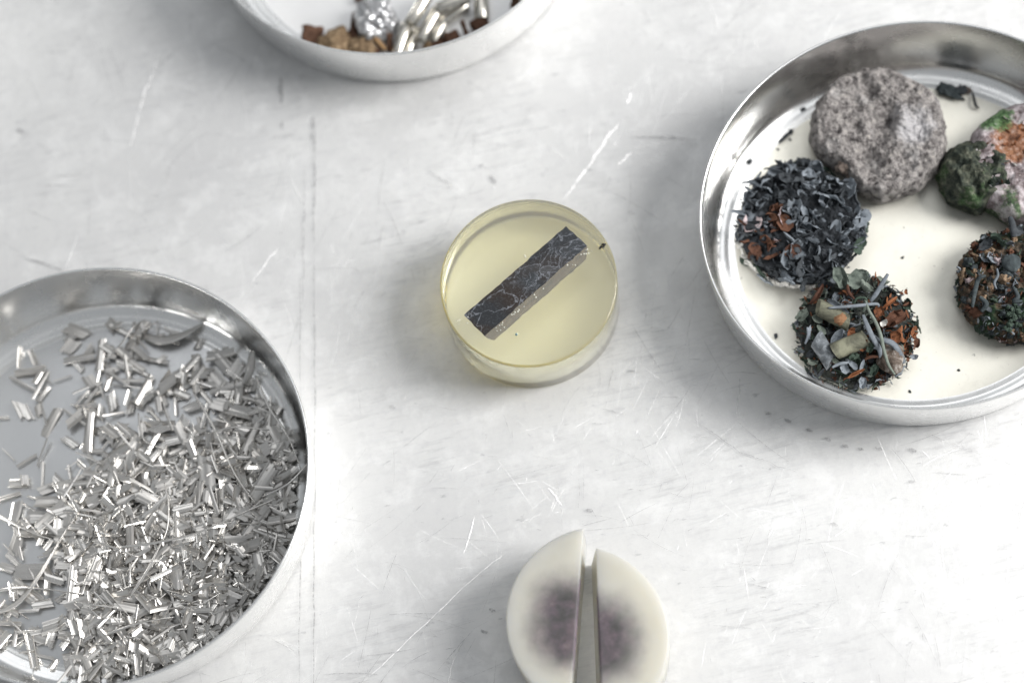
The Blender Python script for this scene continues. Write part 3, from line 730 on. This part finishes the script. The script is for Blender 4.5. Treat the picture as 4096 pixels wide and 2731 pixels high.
lobe = link('dark_lobe', disc_body('lobe', .84, .95, 4.4, .2, 2.6, None, .2, None, 36, 110, .3, False, .08), pk,
     [m_mould('dark_green_mould', [(.32, (.01, .014, .012)), (.45, (.045, .055, .045)), (.58, (.11, .12, .09)), (.75, (.30, .29, .23))], [(.35, (.02, .045, .02)), (.5, (.08, .13, .06)), (.7, (.30, .30, .24))], None, 7.7)])
lp = at(3905, 690, .8); lobe.location = (lp.x - cd.x, lp.y - cd.y, .12)
rr = random.Random(31)
for i in range(150):
    a = rr.uniform(0, 2 * pi); rad = 1.4 * math.sqrt(rr.random()); x, y = rad * cos(a), rad * sin(a)
    dl = math.hypot(x - lobe.location.x, y - lobe.location.y); do = math.hypot(x - oc.x, y - oc.y)
    m = M_RUST if do < .5 else rr.choice((M_DKGREEN, M_CHAR, M_GREEN, M_BROWN)) if dl < .75 else rr.choice((M_PINK, M_PINK, M_WHITE, M_DKGREEN))
    put(pk, 'crust_flake', rr.randrange(8), m, (x, y, (1.06 if dl < .75 else .98) - .18 * (rad / 1.4) ** 4 + rr.uniform(-.05, .04)), rr.uniform(.10, .22), (rr.gauss(0, .7), rr.gauss(0, .7), rr.uniform(0, 6.3)))

# e: brown and green crumbly pellet
ce = at(4068, 1140, .6)
cr = thing('crumbly_pellet', (ce.x, ce.y, FZ), label='crumbly brown and dark green pellet below the pink mouldy one', cat='pellet')
M_CRUMBCORE = m_rock('brown_crumb_core', [(.33, (.012, .012, .010)), (.46, (.05, .045, .035)), (.58, (.17, .12, .085)), (.74, (.34, .25, .18))], 4, 12, .9, .9, .09, [((.02, .05, .025), 1.6, .52, .62, .8, (3, 1, 0)), ((.09, .10, .11), 1.9, .54, .62, .7, (8, 4, 0))])
fine_shreds(cr, 1.28, .84, 500, 53, (M_DKGREEN, M_BROWN, M_CHAR, M_ASH))
link('pellet_core', disc_body('crumbcore', 1.28, .88, 12.7, .30, 2.8, None, .12, None, 56, 180, .25, True, .09), cr, [M_CRUMBCORE])
CR = [blobmesh('crumb', 1, i + 10, 3, (1, rr.uniform(.5, .9), rr.uniform(.4, .7)), .7, 1.8) for i in range(5)]
M_TAN = m_rock('tan_crumb', [(.3, (.11, .075, .05)), (.55, (.30, .21, .14)), (.75, (.50, .38, .28))], 3, 8, .7)
M_SLATE = m_rock('slate_crumb', [(.3, (.02, .025, .028)), (.55, (.07, .085, .09)), (.75, (.2, .23, .24))], 3, 8, .7)
CRM = {}
for i, me in enumerate(CR):
    for m in (M_TAN, M_SLATE, M_DKGREEN, M_BROWN, M_WHITE, M_PINK, M_STONEBIT, M_CHAR, M_RUST):
        c_ = me.copy(); c_.materials.append(m); CRM[(i, m.name)] = c_
def crumb(parent, name, m, loc, sz, rot, i=None):
    o = bpy.data.objects.new(name, CRM[(rr.randrange(5) if i is None else i, m.name)]); LK.objects.link(o)
    if parent: o.parent = parent
    o.location = loc; o.scale = (sz,) * 3; o.rotation_euler = rot; return o
for i in range(170):
    a = rr.uniform(0, 2 * pi); t = math.sqrt(rr.random()); rad = 1.30 * t; z = .84 - .2 * t ** 4 + rr.uniform(-.12, .06)
    if i > 130: rad = 1.24; z = rr.uniform(.12, .65)
    x, y = rad * cos(a), rad * sin(a)
    m = rr.choice((M_TAN, M_TAN, M_TAN, M_SLATE, M_SLATE, M_SLATE, M_DKGREEN, M_BROWN, M_PINK, M_BROWN))
    crumb(cr, 'crumb', m, (x, y, z), rr.uniform(.07, .17), (rr.uniform(0, 6), rr.uniform(0, 6), rr.uniform(0, 6)))
le = lambda x, y, z: lc(x, y, z, ce, (3700, 850), .3507)
for i in range(40):
    a = rr.uniform(0, 2 * pi); rad = 1.2 * math.sqrt(rr.random()); put(cr, 'leaf', rr.randrange(8), rr.choice((M_CHAR, M_ASH, M_DKGREEN)), (rad * cos(a), rad * sin(a), .90 + rr.uniform(-.05, .05)), rr.uniform(.2, .4), (rr.gauss(0, .8), rr.gauss(0, .8), rr.uniform(0, 6)))
strand(cr, [(820, 640, 1.08), (830, 720, 1.12), (790, 800, 1.12), (815, 870, 1.05)], .035, M_ASH, cf=le)
strand(cr, [(970, 50, 1.1), (1000, 150, 1.15), (1010, 280, 1.05)], .08, M_CHAR, .6, cf=le)
strand(cr, [(540, 1080, .95), (570, 900, 1.0), (610, 760, 1.02), (690, 720, 1.0)], .055, M_SLATE, .6, cf=le)
strand(cr, [(640, 1130, .95), (700, 1040, 1.0), (620, 960, 1.02)], .06, M_SLATE, .7, cf=le)
strand(cr, [(1010, 850, 1.0), (1060, 960, 1.02), (1010, 1010, 1.0), (1110, 1010, .98)], .055, M_SLATE, .7, cf=le)
o = link('grey_cap', blobmesh('cap', .22, 5, 3, (1, 1, .5), .15), cr, [M_SLATE]); o.location = le(985, 580, 1.02)
for i in range(26):
    p = le(rr.gauss(1000, 60), rr.gauss(1180, 80), .95); crumb(cr, 'green_granule', M_DKGREEN, p, rr.uniform(.04, .08), (rr.random() * 6,) * 3)

# loose crumbs on the cream dish floor
def loose(px, py, m, sz, label, sc=(1, 1, 1), name='char_crumb', cat='crumb'):
    p = at(px, py, FZ + sz * .3); o = crumb(None, name, m, (p.x, p.y, FZ + sz * .33), sz, (0, 0, rr.uniform(0, 6)))
    o.scale = (sz * sc[0], sz * sc[1], sz * sc[2] * .8); return tag(o, label, cat)
loose(3798, 368, M_SLATE, .24, 'large black crumb touching the right edge of the grey pitted cake', (1.2, 1, 1))
loose(3842, 362, M_CHAR, .17, 'dark crumb next right of the large black crumb behind the grey cake')
loose(3765, 352, M_CHAR, .10, 'small black crumb at the upper right edge of the grey pitted cake')
loose(3868, 362, M_STONEBIT, .10, 'brownish grey crumb rightmost of the crumbs behind the grey cake')
loose(3142, 545, M_CHAR, .12, 'thin black flake lying between the dish wall and the grey cake', (1.8, .5, .5))
loose(3163, 527, M_CHAR, .06, 'tiny black speck beside the thin black flake left of the grey cake')
loose(3160, 558, M_CHAR, .032, 'tiny black dot just below the thin black flake')
loose(3112, 598, M_CHAR, .032, 'tiny black dot above the charred pellet near the dish wall')
loose(2998, 648, M_CHAR, .07, 'small black speck at the inner wall left of the charred pellet')
loose(3212, 438, M_CHAR, .06, 'small black speck at the upper left edge of the grey cake')
loose(3103, 1344, M_CHAR, .06, 'small black speck on the cream floor left of the leafy pellet')
loose(3155, 1148, M_CHAR, .032, 'tiny black speck below the charred pellet')
loose(3080, 1098, M_RUST, .09, 'small rusty orange chip at the lower edge of the charred pellet', (1.8, .8, .7))
loose(3610, 1030, M_CHAR, .035, 'tiny dark speck on open cream floor right of charred pellet')
loose(3835, 1480, M_SLATE, .03, 'tiny grey speck on the cream floor near the front wall')
loose(3640, 1565, M_SLATE, .035, 'tiny grey speck below right of the leafy pellet')
p0 = [at(x, y, z) for x, y, z in ((3890, 372, .12), (3897, 400, .2), (3905, 425, .2), (3915, 432, .12))]
tag(link('char_sliver', tube(smooth_path(p0), .035), None, [M_CHAR]), 'thin curved black sliver between the crumbs and the pink mouldy pellet', 'sliver')

# ------------------------------------------------------------------ shavings in the left dish
def shave_mesh(L, W, shear, th, lbend, seed, jag=.04, flutes=3, thick=.012, nu=10, nv=4):
    rr_ = random.Random(seed); ph = [rr_.uniform(0, 6.3) for _ in range(4)]; jg = [rr_.uniform(-1, 1) * jag for _ in range(nu + 1)]; jg2 = [rr_.uniform(-1, 1) * jag * .5 for _ in range(nu + 1)]
    G = []
    for j in range(nv + 1):
        row = []
        for i in range(nu + 1):
            u = i / nu - .5; v = j / nv - .5; a = th * u
            x = (sin(a) / th if abs(th) > .05 else u) * W; z = ((1 - cos(a)) / th if abs(th) > .05 else 0) * W
            z += .0045 * sin(flutes * 2 * pi * u + ph[0]) + .002 * sin(flutes * 5 * u + ph[1])
            y = v * L + shear * u * W + (jg[i] if j == nv else jg2[i] if j == 0 else 0)
            b = lbend * v; z += (lbend * .5 * v * v) * L
            x *= 1 - .10 * v * sin(ph[2])
            row.append(Vector((x, y, z)))
        G.append(row)
    A, B = [], []
    for j in range(nv + 1):
        for i in range(nu + 1):
            du = G[j][min(i + 1, nu)] - G[j][max(i - 1, 0)]; dv = G[min(j + 1, nv)][i] - G[max(j - 1, 0)][i]
            n = du.cross(dv).normalized(); A.append(G[j][i] + n * thick * .5); B.append(G[j][i] - n * thick * .5)
    return shell('shaving', A, B, nu, nv)
KIND = []   # (mesh, radius, kind word)
rs = random.Random(77)
for i in range(22):
    k = 'curled' if i < 8 else 'flat' if i < 13 else 'narrow'
    if k == 'curled': me = shave_mesh(rs.uniform(.5, .9), rs.uniform(.18, .32), rs.uniform(-.5, .5), rs.uniform(.9, 2.1) * rs.choice((1, 1, -1)), rs.uniform(-.3, .3), i, flutes=rs.choice((2, 3, 4)))
    elif k == 'flat': me = shave_mesh(rs.uniform(.38, .66), rs.uniform(.20, .36), rs.uniform(-.7, .7), rs.uniform(.25, .9), rs.uniform(-.3, .3), i, .06, rs.choice((2, 3)))
    else: me = shave_mesh(rs.uniform(.45, .95), rs.uniform(.05, .14), rs.uniform(-.3, .3), rs.uniform(.6, 2), rs.uniform(-.35, .35), i, .02, 1, nu=5)
    me.materials.append(M_SHAVE); KIND.append((me, k))
SFZ = .066
HG = {}
def hcell(x, y): return (int(math.floor(x / .18)), int(math.floor(y / .18)))
def hget(x, y):
    i, j = hcell(x, y); return sum(HG.get((i + a, j + b), 0) for a in (-1, 0, 1) for b in (-1, 0, 1)) / 9
def hadd(x, y, v):
    i, j = hcell(x, y)
    for a in (-1, 0, 1):
        for b in (-1, 0, 1): HG[(i + a, j + b)] = HG.get((i + a, j + b), 0) + v * (1 if a == b == 0 else .6)
def weight(px, py):   # how thickly the shavings lie, photo pixels / 1.7415
    x, y = px / 1.7415, py / 1.7415
    g = lambda cx, cy, sx, sy, a, th=0: a * math.exp(-.5 * ((((x - cx) * cos(th) + (y - cy) * sin(th)) / sx) ** 2 + (((y - cy) * cos(th) - (x - cx) * sin(th)) / sy) ** 2))
    v = g(560, 1230, 190, 150, 1.5) + g(400, 1400, 170, 130, 1.3) + g(430, 1150, 140, 90, .75) + g(620, 1030, 80, 110, .7) + g(250, 1300, 90, 120, .45) + g(310, 830, 190, 75, .26) + .02 + g(170, 1150, 120, 200, .20) + .03 + g(200, 1480, 120, 60, .25)
    edge = 165 + 25 * sin(y * .02) + (30 if y > 1350 else 0) - (90 if y < 1000 else 0)
    v *= 1 / (1 + math.exp(-(x - edge) / 28)) * .72 + .28
    if y < 1100: v *= .5 + .5 / (1 + math.exp(-(x * .55 + y - 1150) / 60))
    return min(v, 1.3)
placed = []
rs = random.Random(41); tries = 0
NS = 2400
while len(placed) < NS and tries < 60000:
    tries += 1
    a = rs.uniform(0, 2 * pi); rad = 4.28 * math.sqrt(rs.random()); x, y = LD.x + rad * cos(a), LD.y + rad * sin(a)
    # back to photo pixel
    v = camM.inverted() @ Vector((x, y, .4)); f = LENS / 36 * 4096; px, py = 2048 + f * v.x / -v.z, 1365.5 - f * v.y / -v.z
    wg = weight(px, py)
    if rs.random() > wg / 1.3: continue
    h = hget(x, y); 
    if h > .9 and rs.random() < .75: continue
    hadd(x, y, .0125)
    placed.append((x, y, h, px, py))
def pose(h):
    tl = .12 + min(h * 1.6, .5) * .6
    return (rs.gauss(0, tl) + (pi if rs.random() < .35 else 0), rs.gauss(0, tl), rs.uniform(0, 2 * pi))
vis = [p for p in placed if -40 < p[3] < 1300 and p[4] < 2790]
hid = [p for p in placed if p not in set(vis)]
# isolated ones (low heap) and the topmost 230 of the heap are objects of their own; the rest is one mass
sparse = [i for i, p in enumerate(vis) if p[2] < .03][:190]
single = set(sparse + [i for i in range(len(vis) - 1, -1, -1) if vis[i][2] >= .03][:290 - len(sparse)])
USED = {}
MV, MF, MC, MR = [], [], [], []
src = [([tuple(v.co) for v in me.vertices], [tuple(p.vertices) for p in me.polygons]) for me, k in KIND]
for idx, (x, y, h, px, py) in enumerate(vis + hid):
    ki = rs.randrange(22); rot = pose(h); sc = .46 + .64 * rs.random() ** 1.5
    loc = Vector((x, y, SFZ + .06 + h + (.10 if abs(rot[0]) > 1 else .02)))
    rr_ = math.hypot(x - LD.x, y - LD.y)
    lim = 4.05 + .35 * min(1, h)
    if rr_ > lim: loc.x = LD.x + (x - LD.x) * lim / rr_; loc.y = LD.y + (y - LD.y) * lim / rr_
    if idx in single:
        kw = KIND[ki][1]; dense = h > .10
        ang = math.degrees(math.atan2(loc.y - LD.y, loc.x - LD.x)) + 14; hh_ = int(round((90 - ang) / 15)) % 24; hw_ = ['twelve', 'one', 'two', 'three', 'four', 'five', 'six', 'seven', 'eight', 'nine', 'ten', 'eleven'][hh_ // 2]; hour = f'half past {hw_}' if hh_ % 2 else f"{hw_} o'clock"
        rd_ = math.hypot(loc.x - LD.x, loc.y - LD.y)
        place = "at the left dish's centre" if rd_ < 1.1 else f"{'by the wall' if rd_ > 3.7 else 'near the wall' if rd_ > 3.1 else 'midway out' if rd_ > 2.3 else 'off centre'} at {hour}"
        ori = (rot[2] + 1.5708 + .24) % pi
        way = ['level', 'rising right', 'upright', 'rising left'][int(round(ori / (pi / 4))) % 4]
        size = 'large' if sc > .82 else 'mid-sized' if sc > .62 else 'small'
        desc = {'curled': 'curled', 'flat': 'flattish', 'narrow': 'narrow'}[kw]
        lab = f"{size} {desc} shaving lying {way} {'on the heap' if dense else 'on bare floor'} {place}"
        o = bpy.data.objects.new('metal_shaving', KIND[ki][0]); LK.objects.link(o)
        o.location = loc; o.rotation_euler = rot; o.scale = (sc,) * 3
        tag(o, lab, 'shaving', 'metal shavings ' + ('on the heap' if dense else 'scattered on the dish floor'))
    else:
        Mx = Matrix.Translation(loc) @ Euler(rot).to_matrix().to_4x4() @ Matrix.Scale(sc, 4); b = len(MV)
        V_, F_ = src[ki]; MC.extend(c_ for v in V_ for c_ in (v[0] + idx * .37, v[1], v[2])); MR.extend([(idx * .618) % 1] * len(V_)); MV.extend(tuple(Mx @ Vector(v)) for v in V_); MF.extend(tuple(i + b for i in f_) for f_ in F_)
hm = mesh('heap', MV, MF); hm.set_sharp_from_angle(angle=R(38))
hm.attributes.new('piece_co', 'FLOAT_VECTOR', 'POINT').data.foreach_set('vector', MC); hm.attributes.new('piece_rnd', 'FLOAT', 'POINT').data.foreach_set('value', MR)
tag(link('metal_shavings_heap', hm, None, [m_shaving('shaded_heap_metal', (.72, .70, .67), .2, True)]), 'mass of small shiny metal shavings under the top ones in the left dish', 'metal shavings', kind='stuff')  # same metal tinted darker: shade between heaped pieces put into the colour
def wire(pts, z, rad, label, flat=.4, tw=2.0):
    n = len(pts); P = []
    for i, (x, y) in enumerate(pts):
        p = at(x, y, .3); hz = hget(p.x, p.y); P.append(at(x, y, SFZ + max(z, hz + .16 if hz > .1 else 0) + .12 * sin(pi * i / (n - 1))))
    o = link('metal_strand', tube(smooth_path(P), rad, 6, flat, tw, name='strand'), None, [M_SHAVE]); return tag(o, label, 'metal strand')
wire([(-20, 2452), (67, 2412), (146, 2316), (236, 2165), (331, 2018)], .12, .075, 'long wide twisted strand rising diagonally from the left picture edge', .25, 1.2)
wire([(-20, 2363), (84, 2347), (197, 2356), (323, 2375)], .12, .06, 'flat twisted strand lying level from the left picture edge into the heap', .3)
wire([(-20, 2055), (67, 2097), (146, 2136), (213, 2159)], .1, .045, 'thin strand sloping down from the left picture edge onto bare floor')
wire([(520, 2384), (584, 2288), (629, 2198), (668, 2114), (674, 2007), (657, 1929)], .5, .05, 'long bent strand standing upright across the middle of the heap')
wire([(371, 2162), (449, 2187), (534, 2221), (562, 2223)], .45, .035, 'short thin strand left of the long bent upright one', .6)
wire([(477, 2187), (618, 2170), (786, 2131), (955, 2058), (1101, 1996)], .6, .045, 'longest strand, arching over the heap up to the right', .4)
wire([(774, 1570), (857, 1713), (940, 1896), (1022, 2013)], .5, .035, 'straight thin strand running steeply down over the heap top', .6)
wire([(1022, 1503), (1078, 1630), (1150, 1741), (1205, 1879)], .5, .038, 'steep strand closest along the right dish wall', .5)
wire([(829, 1735), (940, 1708), (1078, 1719)], .6, .026, 'short arched wire crossing the two steep strands', .9)
wire([(1050, 1985), (1152, 1934), (1232, 1852)], .7, .03, 'curved wire reaching up to the rim of the left dish', .8)
wire([(298, 2406), (393, 2420), (477, 2431)], .4, .03, 'short level strand at the front of the heap', .8)
wire([(427, 2535), (534, 2496), (620, 2478), (697, 2468)], .45, .05, 'curved flat strand near the front wall of the heap', .35)
wire([(6, 2445), (56, 2496), (115, 2552)], .06, .024, 'rough thin wire on bare floor at the lower left', .9)
wire([(398, 1459), (470, 1393), (525, 1320), (565, 1288)], .12, .06, 'flat bright strand lying by the far side of the left dish', .3)
wire([(505, 1376), (560, 1330), (632, 1284)], .14, .035, 'thin strand just right of the flat bright far one', .5)
wire([(553, 1652), (575, 1757), (658, 1796)], .3, .03, 'small hooked wire at the upper edge of the heap', .7)
wire([(719, 2429), (786, 2423), (888, 2367)], .6, .03, 'short bent wire between the heap middle and front wall', .6)
wire([(575, 1345), (650, 1362), (730, 1340), (810, 1295)], .12, .13, 'broad dark curved strip leaning by the far wall', .12, .8)
wire([(1010, 1405), (1000, 1480), (975, 1540)], .3, .10, 'dark crumpled strip standing at the right wall above the heap', .2, 1)

# ------------------------------------------------------------------ contents of the far dish
def rod(a, b, z, r, label, seed):
    p0, p1 = at(*a, z), at(*b, z); d = (p1 - p0); L = d.length; d.normalize(); s = d.cross(Vector((0, 0, 1))).normalized(); u = s.cross(d)
    n = 24; vs, fs = [], []; rings = [(0, .94), (.004, .97), (.015, 1), (L - .015, 1), (L - .004, .97), (L, .94)]
    for t, q_ in rings:
        for i in range(n): an = 2 * pi * i / n; vs.append(p0 + d * t + (s * cos(an) + u * sin(an)) * r * q_ - (p0 + p1) / 2)
    for j in range(5):
        for i in range(n): fs.append((j * n + i, j * n + (i + 1) % n, (j + 1) * n + (i + 1) % n, (j + 1) * n + i))
    fs.append(tuple(range(n))); fs.append(tuple(reversed(range(5 * n, 6 * n))))
    o = link('metal_rod', flat_caps(recalc(mesh('rod', vs, fs))), None, [M_ROD]); o.location = (p0 + p1) / 2; return tag(o, label, 'metal rod')
s_ = NT('polished_rod_metal'); s_.P(Base_Color=(.60, .575, .52), Metallic=1.0, Roughness=.2, Normal=s_.bump(s_.noise(s_.co(), 3, 3), .08, .02)); M_ROD = s_.m
rod((1640, 95), (1722, -35), .62, .155, 'polished metal rod between the foil ball and the bright middle rod', 1)
rod((1683, 163), (1752, 40), .45, .155, 'bright polished metal rod in the middle of the cluster', 2)
rod((1588, 225), (1628, 98), .5, .155, 'polished metal rod leaning lowest against the near wall', 3)
rod((1625, 228), (1668, 115), .24, .13, 'half hidden metal rod beneath the lowest leaning one', 3)
rod((1750, 38), (1875, -12), .55, .15, 'metal rod lying crosswise at the top picture edge', 4)
rod((1762, 92), (1868, 22), .22, .14, 'metal rod below and parallel to the crosswise one', 5)
rod((1736, 168), (1775, 92), .2, .12, 'short metal rod right of the bright middle one', 5)
rod((1928, 82), (1922, -40), .3, .18, 'thick upright metal rod at the right with a dark end', 6)
M_FOIL = NT('crumpled_foil'); M_FOIL.P(Base_Color=(.44, .445, .455), Metallic=1.0, Roughness=.42); M_FOIL = M_FOIL.m
def foil():
    bm = bmesh.new(); bmesh.ops.create_icosphere(bm, subdivisions=4, radius=.52)
    for v in bm.verts:
        d = v.co.normalized(); dd, _ = noise.voronoi(d * 3.2); dd2, _ = noise.voronoi(d * 6 + Vector((3, 1, 0))); v.co *= 1 + .34 * (dd[1] - dd[0]) - .16 + .20 * (dd2[1] - dd2[0]) + .35 * noise.noise(d * 1.3)
        v.co.z *= .8
    me = bpy.data.meshes.new('foil'); bm.to_mesh(me); bm.free(); return me
fo = link('foil_ball', foil(), None, [M_FOIL]); p = at(1512, 78, .5); fo.location = (p.x, p.y, .48); tag(fo, 'crumpled silver foil ball left of the metal rods', 'foil ball')
M_BARK = m_rock('dark_brown_bark', [(.35, (.035, .018, .012)), (.55, (.11, .06, .04)), (.75, (.24, .15, .10))], 3, 10, .7)
M_SAND = m_rock('sandy_tan_lump', [(.3, (.08, .05, .03)), (.5, (.20, .14, .085)), (.7, (.40, .30, .19))], 7, 14, .8)
def slab(px, py, z, sx, sy, sz, rot, m, label, name='bark_chip', cat='bark chip', seed=1):
    bm = bmesh.new(); bmesh.ops.create_cube(bm, size=1); bmesh.ops.subdivide_edges(bm, edges=bm.edges, cuts=5, use_grid_fill=True)
    for v in bm.verts:
        q_ = v.co * 2.5 + Vector((seed * 3, seed, 0)); v.co += Vector((noise.noise(q_), noise.noise(q_ + Vector((5, 0, 0))), noise.noise(q_ + Vector((0, 5, 0))) * 1.2)) * .16
        v.co = Vector((v.co.x * sx, v.co.y * sy, v.co.z * sz))
    me = bpy.data.meshes.new('chip'); bm.to_mesh(me); bm.free(); me.polygons.foreach_set('use_smooth', [True] * len(me.polygons))
    o = link(name, me, None, [m]); p = at(px, py, z); o.location = p; o.rotation_euler = rot; return tag(o, label, cat)
slab(1250, 148, .36, .48, .50, .13, (.5, .1, -.3), M_BARK, 'square dark brown bark chip leftmost in the far dish', seed=1)
slab(1418, 88, .35, .16, .40, .12, (.7, .2, -.4), M_BARK, 'dark bark chip tucked behind the left of the foil ball', seed=2)
slab(1505, 160, .45, .10, .62, .10, (.2, .2, .55), m_leaf('light_brown_stick', (.13, .075, .035), (.32, .2, .1)), 'light brown stick leaning below the foil ball', 'wood_stick', 'stick', 3)
slab(1558, 165, .42, .13, .50, .10, (.3, .3, -.1), M_BARK, 'short brown stick between foil ball and lowest rod', 'wood_stick', 'stick', 4)
slab(1478, 190, .35, .16, .5, .14, (.2, .2, .9), M_BARK, 'dark brown stick across the sandy lumps', 'wood_stick', 'stick', 5)
slab(1806, 152, .3, .34, .28, .2, (.3, .2, .2), M_BARK, 'dark triangular bark chip against the wall under the rods', seed=6)
slab(1857, 112, .35, .09, .36, .08, (.6, .2, .25), M_BARK, 'thin upright bark sliver left of the thick rod end', 'bark_sliver', 'bark chip', 7)
slab(1917, 95, .3, .40, .25, .2, (.2, .2, .3), M_BARK, 'brown bark lump under the end of the thick rod', seed=8)
slab(1760, 178, .25, .42, .2, .16, (.1, .1, .3), M_BARK, 'dark bark chip at the wall right of the bright middle rod', seed=9)
slab(2062, 8, .35, .2, .3, .15, (.4, .1, -.5), M_BARK, 'small bark chip alone at the right of the far dish', seed=10)
slab(1441, -5, .2, .25, .14, .1, (.1, .1, 0), M_BARK, 'small dark bark bit at the top picture edge above the foil', seed=11)
for i, (x, y, z, r_, lb) in enumerate(((1345, 172, .38, .36, 'large sandy tan lump right of the square bark chip'), (1448, 190, .35, .30, 'pale tan lump in front of the foil ball'), (1486, 213, .3, .13, 'small yellowish lump at the near wall below the foil'), (1712, 185, .3, .11, 'small pale lump below the bright middle rod'), (1405, 150, .3, .2, 'brown lump between sandy lump and foil ball'))):
    o = link('tan_lump', blobmesh('tanlump', r_, i + 20, 4, (1.15, .9, .75), .4, 1.6), None, [M_SAND if i != 4 else M_BARK]); o.location = at(x, y, z); tag(o, lb, 'lump')
